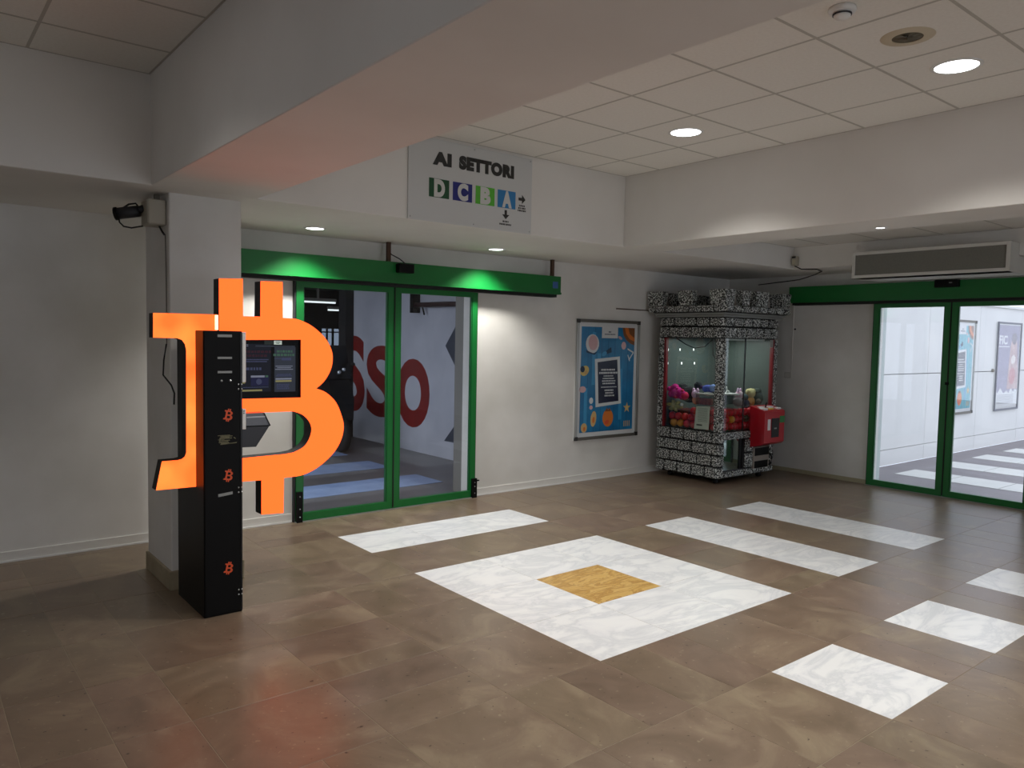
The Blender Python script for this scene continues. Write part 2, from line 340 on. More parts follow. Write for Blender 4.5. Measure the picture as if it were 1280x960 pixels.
mb.box(XB - .012, XB, 4.34, YA - .02, 0, .05, SK2); mb.box(XB - .012, XB, -4, 2.61, 0, .05, SK2)
struct('baseboard_right', mb)

# pillar
PX0, PX1, PY0, PY1 = 1.352, 1.80, 5.08, 5.65
pillar = struct('pillar', MB().box(PX0, PX1, PY0, PY1, 0, ZB + .02, WALL, .006), 'square off-white pillar behind the orange sign')
struct('baseboard_pillar', MB().box(PX0 - .014, PX1 + .014, PY0 - .014, PY1 + .014, 0, .125, SKIRTT, .004))

# beams and soffits
struct('beam_left', MB().box(X1A, X1B, -2.0, YS, ZB, 3.3, CEILW, .004), 'broad overhead beam running toward the camera above the pillar')
struct('beam_right', MB().box(X2A, X2B, -4.0, YS, ZB, 3.3, CEILW, .004), 'overhead beam between the two ceilings in front of the right door')
struct('shade_beam_outer', MB().box(-2.85, -2.22, -4.0, YS, ZB, 3.3, CEILW), 'unseen overhead beam added along the left aisle to shade the upper walls'); struct('shade_beam_cross', MB().box(-2.22, X2A, -2.6, -2.0, ZB, 3.3, CEILW), 'unseen cross beam added behind the camera to shade the upper walls')  # both beams added out of view to keep window light off the upper walls
struct('soffit_back', MB().box(-3.0, XB, YS, YA, ZB, 3.3, CEILW, .004), 'dropped soffit above the left green door')
struct('soffit_right', MB().box(XG, XB, -4.0, YS, ZB, 3.3, CEILW, .004), 'dropped soffit above the right green door')

# ceilings
mb = MB().box(-3.2, 9.18, -4.2, 6.57, ZC + .15, ZC + .35, mat('slab_concrete', (150, 146, 138), .9))
mb.box(-3.0, X1A, -4.0, YS, ZC + .016, ZC + .03, PANEL); mb.box(X1B, X2A, -4.0, YS, ZC + .016, ZC + .03, PANEL); mb.box(X2B, XG, -4.0, YS, ZC2 + .016, ZC2 + .03, PANEL)
ceiling = struct('ceiling', mb, 'suspended ceiling of square mineral panels')
def ceil_grid(xs, ys, z):
    for i in range(len(xs) - 1):
        for j in range(len(ys) - 1):
            w, h = round(xs[i + 1] - xs[i], 3), round(ys[j + 1] - ys[j], 3); key = ('c', w, h)
            at = ((xs[i] + xs[i + 1]) / 2, (ys[j] + ys[j + 1]) / 2, z)
            if key not in tile_cache:
                o = MB().box(-w / 2 + .008, w / 2 - .008, -h / 2 + .008, h / 2 - .008, 0, .014, PANEL).build('ceiling_panel', ceiling, (0, 0, 0)); o.location = at; tile_cache[key] = o
            else: share(tile_cache[key], 'ceiling_panel', at, ceiling)
    for x in xs: MB().box(x - .008, x + .008, ys[0], ys[-1], z - .001, z + .014, GRID).build('grid_bar', ceiling, (x, 0, z))
    for y in ys: MB().box(xs[0], xs[-1], y - .008, y + .008, z - .0015, z + .0135, GRID).build('grid_bar', ceiling, (0, y, z))
gx = [X1B + .004, 2.357, 2.96, 3.563, 4.166, 4.769, X2A - .004]
gy = [-1.54, -.94, -.337, .266, .869, 1.472, 2.075, 2.678, 3.284, 3.892, 4.498, YS - .004]
ceil_grid(gx, gy, ZC)
ceil_grid([-.6, -.01, .594, X1A - .004], [2.05, 2.652, 3.255, 3.858, 4.46, YS - .004], ZC)
ceil_grid([X2B + .004, 6.2, 6.803, 7.406, XG - .004], [.87, 1.475, 2.078, 2.681, 3.284, 3.887, 4.49, YS - .004], ZC2)

# ------------------------------------------------------------------ ceiling fittings
def downlight(x, y, z, label, watts, r=.105, cone=128, blend=.75):
    t = thing('downlight', label, 'light', (x, y, z), 'recessed ceiling downlights')
    MB().lathe((x, y, z), [(r, .004), (r + .022, .004), (r + .02, -.004), (r + .003, -.006), (r, -.002), (r, .004)], WHITE, cap=False).build('trim_ring', t)
    MB().lathe((x, y, z), [(.0, -.0025), (r, -.0025), (r, .002), (0, .002)], LAMP).build('diffuser', t)
    ld = bpy.data.lights.new('lamp', 'SPOT'); ld.energy = watts; ld.spot_size = math.radians(cone); ld.spot_blend = blend; ld.shadow_soft_size = .08; ld.color = (1.0, .98, .945)
    lo = bpy.data.objects.new('lamp', ld); COL.objects.link(lo); lo.parent = t; lo.location = (0, 0, -.03)
    return t
for (x, y, lb) in ((4.46, 1.78, 'lit round downlight in the ceiling nearest the right edge of the photo'), (4.46, 3.58, 'lit round downlight in the ceiling nearest the AI SETTORI sign corner'),
                   (2.66, 3.58, 'lit round downlight hidden behind the left beam, nearest the back soffit'), (2.66, 1.78, 'lit round downlight above the frame beside the round vent'),
                   (4.46, -.02, 'lit round downlight behind the camera, right row'), (2.66, -.02, 'lit round downlight behind the camera, middle row')):
    downlight(x, y, ZC, lb, MAIN_W)
downlight(2.69, 5.90, ZB, 'small lit downlight in the soffit nearest the orange sign', SOFFIT_W, .07, 120, .5)
downlight(4.58, 5.94, ZB, 'small lit downlight in the soffit below the AI SETTORI board', SOFFIT_W, .07, 120, .5)
downlight(5.63, 2.71, ZB, 'small lit downlight in the underside of the right beam', BEAM_W, .03, 120, .6)
downlight(.35, 3.60, ZC, 'lit downlight above the left aisle, outside the frame', LEFT_W)

t = thing('ceiling_vent', 'round beige ceiling vent beside the brightest downlight', 'vent', (3.87, 1.775, ZC))
MB().lathe((3.87, 1.775, ZC), [(.07, -.006), (.118, -.003), (.128, .004), (.07, .004), (.07, -.006)], mat('vent_ring', (196, 184, 160), .6), cap=False).build('ring', t)
MB().lathe((3.87, 1.775, ZC), [(0, .004), (0, -.003), (.07, -.003), (.07, .004)], mat('vent_mesh', (104, 97, 80), .7)).build('grille', t)
t = thing('smoke_detector', 'small smoke detector on the ceiling at the top edge of the photo', 'smoke detector', (3.33, 1.82, ZC))
MB().lathe((3.33, 1.82, ZC), [(0, .003), (.055, .003), (.06, -.012), (.055, -.022), (.0, -.022)], WHITE).build('base', t)
MB().lathe((3.33, 1.82, ZC - .022), [(0, 0), (.036, 0), (.036, -.016), (.03, -.022), (0, -.022)], WHITE).build('head', t)
MB().lathe((3.33, 1.82, ZC - .03), [(.037, .003), (.041, .003), (.041, -.003), (.037, -.003)], DARK).build('vent_slot', t)

# ------------------------------------------------------------------ AI SETTORI board
SX0, SX1, SZ0, SZ1 = 2.955, 4.14, 2.512, 3.125; YF = YS - .012
t = thing('direction_sign', 'white direction board AI SETTORI with four coloured letter squares', 'sign', (3.55, YS, 2.51))
MB().box(SX0, SX1, YF, YS - .001, SZ0, SZ1, mat('sign_board', (200, 201, 199), .45), .002).build('board', t)
F = frameA(0, YF, 0)
INK = mat('sign_ink', (34, 34, 32), .5)
lay(text_raw('AI', .075, .02, 1.12), 'lettering', F, (3.165, 3.335, 2.935, 3.035), 0, .003, INK, t)
lay(text_raw('SETTORI', .075, .02, 1.12), 'lettering', F, (3.405, 3.945, 2.935, 3.04), 0, .003, INK, t)
SQ = [('D', 3.135, 3.315, (14, 74, 40)), ('C', 3.35, 3.531, (26, 34, 118)), ('B', 3.565, 3.751, (84, 176, 44)), ('A', 3.783, 3.966, (40, 120, 176))]
for ch, a, b, c in SQ:
    q = MB().rect(F, a, b, 2.695, 2.834, .0005, mat('square_' + ch, c, .5), .002).build('letter_square', t)
    q['label'] = {'D': 'dark green square with D', 'C': 'navy blue square with C', 'B': 'light green square with B', 'A': 'sky blue square with A'}[ch]
    w = b - a; lay(text_raw(ch, .065), 'letter', F, (a + w * .24, b - w * .22, 2.698, 2.831), .003, .002, mat('sign_letter', (204, 204, 200), .5), q)
def arrow(fr, x, y, s, d, name):
    P = [(-.5, .16), (0, .16), (0, .5), (.5, 0), (0, -.5), (0, -.16), (-.5, -.16)]
    if d == 'down': P = [(q, -p) for p, q in P]
    return MB().poly(fr, [(x + p * s, y + q * s) for p, q in P], .0005, INK, .002).build(name, t)
arrow(F, 4.035, 2.785, .072, 'right', 'arrow'); arrow(F, 3.868, 2.643, .072, 'down', 'arrow')
mb = MB(); ra = random.Random(3)
def dashes(mb, fr, xc, y, w, h, n, m, off=.0006, th=.001, rnd=ra):
    x = xc - w / 2
    while x < xc + w / 2 - h * .3:
        l = rnd.uniform(.5, 1.4) * h; mb.rect(fr, x, min(x + l, xc + w / 2), y - h / 2, y + h / 2, off, m, th); x += l + h * .4
for k, (xc, y, w) in enumerate(((4.035, 2.733, .06), (4.035, 2.713, .075), (4.035, 2.693, .085), (3.868, 2.588, .06), (3.868, 2.565, .125))):
    dashes(mb, F, xc, y, w, .013, 0, INK)
    if k in (2, 4): mb.build('small_print', t); mb = MB()
for x in (SX0 + .02, 3.55, SX1 - .02):
    for z in (SZ0 + .02, SZ1 - .02): MB().lathe((x, YF, z), [(0, 0), (.006, 0), (.005, -.003), (0, -.003)], STEEL, 8, 'y').build('screw', t)

# ------------------------------------------------------------------ sliding doors
def sliding_door(name, label, fr, x0, xm, x1, zt, hdr, lock):
    """fr: wall frame whose U runs along the wall; outward normal into the room"""
    d = thing(name, label, None, fr[0]); d['kind'] = 'structure'
    def bx(a0, a1, b0, b1, n0, n1, m, mb):
        O, U, V, Nn = fr
        vs = [O + U * a + V * b + Nn * n for a in (a0, a1) for b in (b0, b1) for n in (n0, n1)]
        return mb.add(vs, [(0, 1, 3, 2), (4, 6, 7, 5), (0, 4, 5, 1), (2, 3, 7, 6), (0, 2, 6, 4), (1, 5, 7, 3)], m)
    for a0, a1, s in ((x0, xm - .004, 0), (xm + .004, x1, 1)):
        mb = MB(); w = .062
        for (p, q, r, e) in ((a0, a0 + w, .008, zt), (a1 - w, a1, .008, zt), (a0 + w, a1 - w, .008, .075), (a0 + w, a1 - w, zt - .06, zt)): bx(p, q, r, e, .0, .042, GREEN, mb)
        for (p, q, r, e) in ((a0 + w, a0 + w + .012, .075, zt - .06), (a1 - w - .012, a1 - w, .075, zt - .06)): bx(p, q, r, e, .008, .034, GREEN_D, mb)
        leaf = mb.build('door_leaf', d)
        bx(a0 + w, a1 - w, .075, zt - .06, .016, .026, GLASS, MB2 := MB()); MB2.build('glass_pane', leaf)
    mb = MB(); bx(xm - .006, xm + .006, .02, zt, .004, .048, BLACKM, mb); mb.build('meeting_seal', d)
    h0, h1, hz0, hz1 = hdr
    mb = MB(); bx(h0, h1, hz0, hz1, .0, .15, GREEN, mb); bx(h0, h1, hz0 - .0, hz0 + .022, .15, .162, GREEN, mb); head = mb.build('header_beam', d)
    mb = MB(); bx(h0 + .03, h1 - .03, hz0 - .03, hz0, .02, .12, BLACKM, mb); mb.build('track_slot', head)
    mb = MB(); bx(x0 - .012, x0, 0, zt + .02, -.01, .03, DARK, mb); bx(x1, x1 + .012, 0, zt + .02, -.01, .03, DARK, mb); mb.build('side_seal', d)
    mb = MB(); bx(x0 - .01, x1 + .01, .0, .006, -.02, .06, ALU, mb); mb.build('floor_track', d)
    return d, bx
FA = frameA(0, YA - .012, 0)
door1, bxA = sliding_door('door_1', 'closed green framed double sliding glass door left of the summer poster', FA, 2.712, 3.68, 4.648, 2.115, (1.68, 5.69, 2.135, 2.33), True)
for a0, a1, z1 in ((2.712, 2.765, .27), (4.60, 4.66, .20)):
    q = bxA(a0, a1, .0, z1, .043, .066, BLACK, MB()).build('floor_lock', door1)
    for z in (.05, .12, z1 - .04): MB().lathe(((a0 + a1) / 2, YA - .079, z), [(0, 0), (.006, 0), (.006, -.003), (0, -.003)], STEEL, 8, 'y').build('bolt', q)
bxA(4.66, 4.70, .165, .178, .03, .05, BLACK, MB()).build('latch_pin', door1)
for x in (3.573, 5.60): MB().box(x - .018, x + .018, 6.24, 6.27, 2.33, 2.512, RUST).build('hanger_rod', door1)
q = MB().box(3.62, 3.78, 6.13, 6.205, 2.232, 2.315, BLACK, .006).build('motion_sensor', door1)
MB().tube([(3.70, 6.16, 2.315), (3.66, 6.2, 2.36), (3.60, 6.25, 2.40), (3.573, 6.25, 2.44)], .005, CABLE).build('sensor_cable', q)
q = MB().rect(frameA(0, 6.208, 0), 5.57, 5.645, 2.2, 2.27, 0, mat('blue_sticker', (52, 92, 150), .5), .002).build('sticker', door1); q['label'] = 'small blue sticker on the header end'
MB().box(5.40, 5.62, 6.24, 6.30, 2.105, 2.135, BLACKM).build('end_stop', door1)
FB = frameX(XB - .012, 0, 0)   # u = -y
door2, bxB = sliding_door('door_2', 'closed green framed double sliding glass door with a daylit yard behind', FB, -4.325, -3.482, -2.64, 2.145, (-5.36, -1.60, 2.162, 2.36), False)
q = MB().box(8.745, 8.815, 3.365, 3.60, 2.285, 2.365, BLACK, .006).build('motion_sensor', door2)
MB().box(8.742, 8.75, 3.42, 3.45, 2.325, 2.335, STEEL).build('sensor_lens', q)
MB().box(8.86, 8.92, 5.15, 5.33, 2.14, 2.162, BLACKM).build('end_stop', door2)
MB().box(8.90, 8.945, 3.47, 3.50, 1.235, 1.265, BLACK).build('lock_knob', door2)

# ------------------------------------------------------------------ AC unit, sensor box, wall fittings
t = thing('air_curtain', 'long pale grey air curtain unit above the right green door', 'air conditioner', (8.0, 3.4, 2.36))
ACF = mat('air_curtain_body', (206, 204, 196), .5); ACP = mat('air_curtain_grille', (120, 119, 110), .6, noise=(140, (104, 103, 96), .6, 2))
x0, x1, y0, y1, z0, z1 = 7.92, XG - .002, 2.615, 4.095, 2.352, 2.622
mb = MB(); mb.box(x0 + .02, x1, y0, y1, z0, z1, ACF, .004)
mb.box(x0 + .02, XG + .35, y0 + .02, y1 - .02, z0, ZB - .002, ACF); mb.build('housing', t)
mb = MB()
for (a, b, c, d_) in ((y0, y1, z0, z0 + .03), (y0, y1, z1 - .03, z1), (y0, y0 + .035, z0 + .03, z1 - .03), (y1 - .03, y1, z0 + .03, z1 - .03)): mb.box(x0, x0 + .03, a, b, c, d_, ACF)
mb.build('front_frame', t)
MB().box(x0 + .012, x0 + .019, y0 + .035, y1 - .03, z0 + .03, z1 - .03, ACP).build('intake_grille', t)

t = thing('alarm_sensor', 'small cream alarm sensor high in the corner above the claw machine', 'sensor', (8.1, 4.87, 2.6))
MB().box(8.07, XG - .001, 4.835, 4.895, 2.545, 2.655, CREAM, .008).build('case', t)
MB().box(8.065, 8.071, 4.842, 4.888, 2.63, 2.65, DARK).build('cap', t)
MB().box(8.063, 8.07, 4.847, 4.883, 2.56, 2.62, mat('sensor_lens_pane', (188, 182, 160), .25)).build('lens', t)
cb = MB().tube([(8.12, 4.88, 2.545), (8.13, 4.8, 2.505), (8.2, 4.65, 2.5), (8.4, 4.7, 2.495), (8.7, 4.95, 2.49), (8.94, 5.3, 2.46), (8.96, 5.9, 2.42)], .006, CABLE)
tag(cb.build('sensor_cable', None, (8.2, 4.65, 2.5)), 'thin dark cable running from the corner alarm sensor along the wall', 'cable')

t = thing('socket_plate', 'blank square socket plate on the right wall beside the claw machine', 'socket', (XB, 5.43, 1.24))
MB().box(XB - .008, XB - .0005, 5.385, 5.48, 1.205, 1.285, mat('socket_grey', (194, 190, 182), .5), .003).build('plate', t)
MB().box(XB - .011, XB - .008, 5.40, 5.465, 1.222, 1.268, mat('socket_grey2', (204, 200, 192), .5), .002).build('insert', t)
tag(MB().box(XB - .012, XB - .0005, 5.376, 5.392, 1.285, 2.13, PLASTER).build('cable_duct', None, (XB, 5.384, 1.285)), 'slim painted cable duct rising from the socket plate', 'cable duct')
tag(MB().lathe((XB, 5.352, 1.836), [(0, -.001), (.012, -.001), (.01, -.012), (0, -.012)], BLACK, 10, 'x').build('wall_hook', None, (XB, 5.352, 1.836)), 'tiny black plug on the right wall above the socket plate', 'wall plug')
tag(MB().tube([(6.739, YA - .006, 2.026), (7.0, YA - .006, 2.027), (7.9, YA - .006, 2.025)], .006, RUST).build('wall_cable', None, (6.739, YA, 2.026)), 'thin brown cable on the back wall above the summer poster', 'cable')

# security camera by the pillar
t = thing('security_camera', 'black security camera with a cable loop on a grey junction box beside the pillar', 'camera', (1.27, 5.3, 2.33))
MB().box(1.242, PX0 - .001, 5.13, 5.30, 2.312, 2.468, CREAM, .008).build('junction_box', t)
MB().box(1.30, 1.33, 5.20, 5.23, 2.468, 2.512, mat('box_bracket', (120, 114, 100), .7)).build('bracket', t)
cmb = MB(); cmb.tube([(1.245, 5.24, 2.42), (1.215, 5.26, 2.405)], .022, DARK, 10); cmb.tube([(1.222, 5.255, 2.40), (1.108, 5.32, 2.378)], .036, DARK, 14); cmb.tube([(1.112, 5.318, 2.379), (1.098, 5.326, 2.376)], .041, BLACK, 14)
cbod = cmb.build('camera_body', t)
MB().tube([(1.10, 5.325, 2.376), (1.094, 5.328, 2.375)], .026, mat('lens_glass', (10, 10, 14), .1), 12).build('lens', cbod)
MB().tube([(1.115, 5.3, 2.36), (1.118, 5.3, 2.325), (1.14, 5.29, 2.30), (1.18, 5.27, 2.293), (1.24, 5.24, 2.308)], .005, CABLE).build('camera_cable', t)
MB().tube([(1.14, 5.3, 2.415), (1.17, 5.29, 2.44), (1.205, 5.27, 2.447), (1.225, 5.26, 2.42)], .006, CABLE).build('camera_cable', t)
MB().tube([(1.325, 5.2, 2.312), (1.335, 5.17, 2.275), (1.342, 5.15, 2.255)], .006, CABLE).build('camera_cable', t)
pcb = MB().tube([(1.347, 5.15, 2.26), (1.348, 5.14, 2.02), (1.348, 5.135, 1.72), (1.347, 5.135, 1.57)], .003, mat('grey_cable', (112, 108, 100), .6)).tube([(1.345, 5.135, 1.57), (1.32, 5.10, 1.47), (1.30, 5.04, 1.38), (1.33, 4.975, 1.32), (1.345, 4.965, 1.27), (1.345, 4.975, 1.2)], .005, CABLE)
tag(pcb.build('power_cable', None, (1.345, 5.14, 2.0)), 'black cable hanging down the pillar to the back of the machine', 'cable')

# ------------------------------------------------------------------ bitcoin machine
AX0, AX1, AY0, AY1, AZ = 1.363, 1.583, 4.452, 4.97, 1.66
t = thing('bitcoin_machine', 'slim black bitcoin machine with a big glowing orange bitcoin symbol, beside the pillar', 'cash machine', (1.47, 4.7, 0))
cabi = MB().box(AX0, AX1, AY0 + .006, AY1, 0, AZ, BLACK, .003).build('cabinet', t)
MB().box(AX0 + .004, AX1 - .014, AY0, AY0 + .007, .012, AZ - .01, mat('black_side_panel', (9, 9, 9), .5, spec=.16), .002).build('side_panel', cabi)
MB().box(AX1 - .011, AX1 - .001, AY0 + .001, AY0 + .007, .012, AZ - .01, mat('black_side_trim', (20, 20, 21), .3, spec=.3)).build('edge_trim', cabi)
FT = frameA(0, AY0, 0)
for (z0, z1, a, b) in ((1.624, 1.639, 1.441, 1.522), (1.499, 1.511, 1.441, 1.522), (1.417, 1.430, 1.441, 1.522)):
    MB().rect(FT, a, b, z0, z1, 0, GREYL, .0025).build('name_plate', t)
MB().poly(FT, [(1.442, .702), (1.524, .710), (1.524, .726), (1.442, .718)], 0, GREYL, .0025).build('name_plate', t)
for x in (1.463, 1.513): MB().lathe((x, AY0, 1.374), [(0, 0), (.007, 0), (.006, -.004), (0, -.004)], STEEL, 10, 'y').build('key_lock', t)
for zc in (1.337, .731, .121):
    for dx in (1.559, 1.578):
        for dz in (-.014, .014): MB().lathe((dx, AY0, zc + dz), [(0, 0), (.0055, 0), (.004, -.004), (0, -.004)], STEEL, 8, 'y').build('bolt', t)
mb = MB(); OLIVE = mat('worn_sticker', (120, 116, 88), .6)
for k in range(9):
    z = 1.058 - k * .006 + (.012 if k > 4 else 0) - (.012 if k > 4 else 0); a = 1.44 + ra.uniform(0, .02); mb.rect(FT, a, a + ra.uniform(.03, .075), z - .002, z + ra.uniform(.0, .003), 0, OLIVE, .0015)
mb.poly(FT, [(1.455, 1.004), (1.548, 1.009), (1.55, 1.014), (1.455, 1.008)], 0, OLIVE, .0015); mb.poly(FT, [(1.448, 1.02), (1.454, 1.02), (1.458, 1.046), (1.452, 1.046)], 0, OLIVE, .0015); mb.poly(FT, [(1.53, 1.042), (1.54, 1.034), (1.544, 1.036), (1.534, 1.045)], 0, OLIVE, .0015)
mb.build('worn_label', t)

SL = [(1.136, 1.752), (1.489, 1.755), (1.489, .748), (1.356, .747), (1.143, .749), (1.176, .912), (1.262, .912), (1.285, .917), (1.301, .93), (1.309, .952), (1.312, 1.546), (1.305, 1.58), (1.289, 1.603), (1.264, 1.613), (1.135, 1.614)]
SR0 = [(1.496, 1.966), (1.636, 1.973), (1.638, 1.75), (1.742, 1.751), (1.744, 1.965), (1.882, 1.97), (1.885, 1.748)]
SRc = [(1.935, 1.747), (1.985, 1.74), (2.072, 1.705), (2.161, 1.634), (2.207, 1.561), (2.22, 1.498), (2.207, 1.424), (2.163, 1.351), (2.107, 1.303)]
SRd = [(2.107, 1.303), (2.174, 1.276), (2.243, 1.212), (2.284, 1.124), (2.301, 1.048), (2.285, .965), (2.234, .882), (2.154, .814), (2.076, .771), (1.999, .75), (1.893, .747)]
SR1 = [(1.890, .524), (1.749, .532), (1.749, .746), (1.632, .75), (1.631, .545), (1.493, .548)]
def smooth(pts, n=4):
    out = []
    P = [pts[0]] + pts + [pts[-1]]
    for i in range(1, len(P) - 2):
        a, b, c, d = P[i - 1:i + 3]
        for k in range(n):
            u = k / n; out.append(tuple(.5 * (2 * b[j] + (c[j] - a[j]) * u + (2 * a[j] - 5 * b[j] + 4 * c[j] - d[j]) * u * u + (3 * b[j] - a[j] - 3 * c[j] + d[j]) * u ** 3) for j in (0, 1)))
    return out + [pts[-1]]
SR = SR0 + smooth(SRc) + smooth(SRd)[1:] + SR1
SH1 = [(1.57, 1.607), (2.002, 1.615), (2.003, 1.249), (1.57, 1.254)]
SH2 = [(1.57, 1.167), (1.945, 1.164)] + smooth([(1.955, 1.163), (2.014, 1.139), (2.058, 1.095), (2.075, 1.042), (2.058, .98), (2.02, .932), (1.955, .903)]) + [(1.90, .897), (1.57, .893)]
def letter(name, polys, y0, y1, face, label):
    me = curve_mesh(polys, 1.0); me.materials.append(face); me.materials.append(BLACKM)
    base = world_of(t)
    for v in me.vertices: v.co = Vector((v.co.x, y0 if v.co.z > 0 else y1, v.co.y)) - base
    bm = bmesh.new(); bm.from_mesh(me); bmesh.ops.recalc_face_normals(bm, faces=bm.faces); bm.normal_update()
    yl = y0 - base.y
    for f in bm.faces: f.material_index = 0 if all(abs(v.co.y - yl) < 1e-4 for v in f.verts) else 1
    bm.to_mesh(me); bm.free()
    o = bpy.data.objects.new(name, me); COL.objects.link(o); o.parent = t; o['label'] = label; return o
letter('symbol_stem', [SL], 4.600, 4.685, ORANGE2, 'glowing orange left stem and feet of the symbol')
MB().box(1.474, 1.492, 4.596, 4.60, 1.665, 1.752, HOT).build('led_spill_strip', t)
letter('symbol_body', [SR, SH1, SH2], 4.593, 4.69, ORANGE, 'glowing orange double bowl of the symbol')

# small printed symbols on the side panel
def symbol_polys():
    o = [(-.32, .36), (-.08, .36), (-.08, .5), (.02, .5), (.02, .36), (.08, .36), (.08, .5), (.18, .5), (.18, .34)] + smooth([(.25, .33), (.37, .24), (.37, .12), (.27, .03)], 3) + smooth([(.27, .02), (.40, -.07), (.41, -.22), (.30, -.34), (.18, -.37)], 3) + \
        [(.18, -.5), (.08, -.5), (.08, -.37), (.02, -.37), (.02, -.5), (-.08, -.5), (-.08, -.37), (-.34, -.37), (-.30, -.25), (-.2, -.24), (-.2, .24), (-.32, .25)]
    h1 = [(-.05, .25), (.14, .25), (.2, .19), (.2, .12), (.14, .06), (-.05, .06)]; h2 = [(-.05, -.05), (.16, -.05), (.23, -.1), (.23, -.19), (.16, -.25), (-.05, -.25)]
    return [o, h1, h2]
for zc in (1.174, .822, .275): lay(curve_mesh(symbol_polys(), .02), 'printed_symbol', FT, (1.475, 1.526, zc - .037, zc + .037), 0, .002, LOGO, t, -.2)['label'] = 'small orange bitcoin symbol'
# front fascia, tray, screen
WF = mat('white_fascia', (232, 232, 228), .4)
MB().box(AX1, AX1 + .022, AY0 + .004, AY1 - .08, 1.362, 1.655, WF, .002).build('front_fascia', t)
MB().box(AX1, AX1 + .022, AY0 + .004, AY1 - .08, 1.085, 1.205, WF, .002).build('front_fascia', t)
for z in (1.19, 1.178): MB().box(AX1 + .006, AX1 + .012, AY0 + .002, AY0 + .005, z, z + .005, BLACK).build('fascia_mark', t)
TR = mat('tray_black', (20, 14, 16), .3)
MB().prism([(1.583, 1.096), (1.764, 1.093), (1.681, .970), (1.583, .973)], 'y', 4.50, 4.585, TR).build('cash_tray', t)
q = MB().prism([(1.583, 1.173), (1.725, 1.173), (1.764, 1.093), (1.583, 1.096)], 'y', 4.50, 4.585, mat('tray_hood', (96, 98, 104), .25)).build('tray_hood', t)
mb = MB(); mb.prism([(1.725, 1.173), (1.732, 1.173), (1.77, 1.094), (1.764, 1.093)], 'y', 4.497, 4.587, BLACK); mb.prism([(1.583, 1.100), (1.766, 1.097), (1.766, 1.091), (1.583, 1.093)], 'y', 4.497, 4.500, BLACK); mb.build('hood_rim', q)
MB().rect(frameA(0, 4.5, 0), 1.625, 1.74, 1.146, 1.154, 0, mat('hood_gloss', (176, 178, 182), .3), .001).build('hood_stripe', q)
scr = MB().box(1.56, 2.03, 4.612, 4.66, 1.235, 1.63, mat('screen_bezel', (6, 6, 7), .4, spec=.15), .003).build('screen', t)
FS = frameA(0, 4.612, 0)
def glow(name, c, s): return mat(name, [x * .55 for x in c], .35, spec=.2, emit=rgb(*c), estr=s * .6)
GS = [glow('ui_dark', (16, 20, 36), .5), glow('ui_panel', (66, 74, 90), .35), glow('ui_text', (150, 156, 178), .6), glow('ui_red', (64, 24, 40), .5), glow('ui_green', (74, 112, 92), .6), glow('ui_yellow', (170, 164, 110), .6), glow('ui_navy', (28, 30, 72), .6), glow('ui_mid', (72, 78, 112), .6)]
mb = MB()
mb.rect(FS, 1.59, 1.815, 1.292, 1.585, .0004, GS[0], .001); mb.rect(FS, 1.838, 1.974, 1.288, 1.567, .0004, GS[1], .001)
O1 = .0016
dashes(mb, FS, 1.73, 1.537, .17, .014, 0, GS[3], O1); dashes(mb, FS, 1.715, 1.513, .15, .014, 0, GS[3], O1)
mb.rect(FS, 1.60, 1.80, 1.486, 1.492, O1, GS[7]); mb.rect(FS, 1.60, 1.79, 1.474, 1.480, O1, GS[7]); dashes(mb, FS, 1.70, 1.433, .11, .016, 0, GS[7], O1)
mb.rect(FS, 1.61, 1.655, 1.345, 1.385, O1, GS[5]); mb.rect(FS, 1.69, 1.80, 1.328, 1.392, O1, GS[6]); mb.rect(FS, 1.69, 1.775, 1.38, 1.392, O1 + .0014, GS[2]); mb.rect(FS, 1.78, 1.797, 1.38, 1.392, O1 + .0014, GS[4])
mb.disc(FS, 1.74, 1.354, .018, .018, O1 + .0014, GS[7], 12); mb.rect(FS, 1.61, 1.76, 1.296, 1.306, O1, GS[5]); mb.rect(FS, 1.64, 1.80, 1.318, 1.322, O1, GS[7])
mb.rect(FS, 1.72, 1.97, 1.568, 1.576, O1, GS[1]); mb.rect(FS, 1.662, 1.674, 1.578, 1.581, O1, GS[2]); mb.rect(FS, 1.662, 1.674, 1.57, 1.573, O1, GS[2])
dashes(mb, FS, 1.903, 1.540, .10, .014, 0, GS[4], O1); dashes(mb, FS, 1.898, 1.518, .135, .014, 0, GS[4], O1); mb.rect(FS, 1.885, 1.945, 1.484, 1.50, O1, GS[7]); mb.rect(FS, 1.838, 1.885, 1.493, 1.497, O1, GS[7])
for z, w in ((1.448, .11), (1.438, .09), (1.428, .115)): mb.rect(FS, 1.90 - w / 2, 1.90 + w / 2, z - .002, z + .002, O1, GS[2])
dashes(mb, FS, 1.90, 1.396, .09, .008, 0, GS[7], O1); dashes(mb, FS, 1.90, 1.387, .1, .008, 0, GS[7], O1)
mb.rect(FS, 1.845, 1.948, 1.364, 1.373, O1, GS[2]); mb.rect(FS, 1.845, 1.948, 1.350, 1.360, O1, GS[5])
for z in (1.332, 1.32, 1.308): dashes(mb, FS, 1.893, z, .08, .009, 0, GS[7], O1)
mb.build('screen_picture', scr)
mb = MB(); mb.rect(FS, 1.835, 1.885, 1.582, 1.606, .0004, glow('ui_badge', (214, 226, 216), .9), .0015); mb.rect(FS, 1.775, 1.832, 1.582, 1.606, .0004, glow('ui_badge2', (46, 54, 50), .6), .0015)
dashes(mb, FS, 1.86, 1.597, .03, .005, 0, GS[4], .002); dashes(mb, FS, 1.86, 1.589, .02, .005, 0, GS[4], .002); mb.build('status_badge', scr)

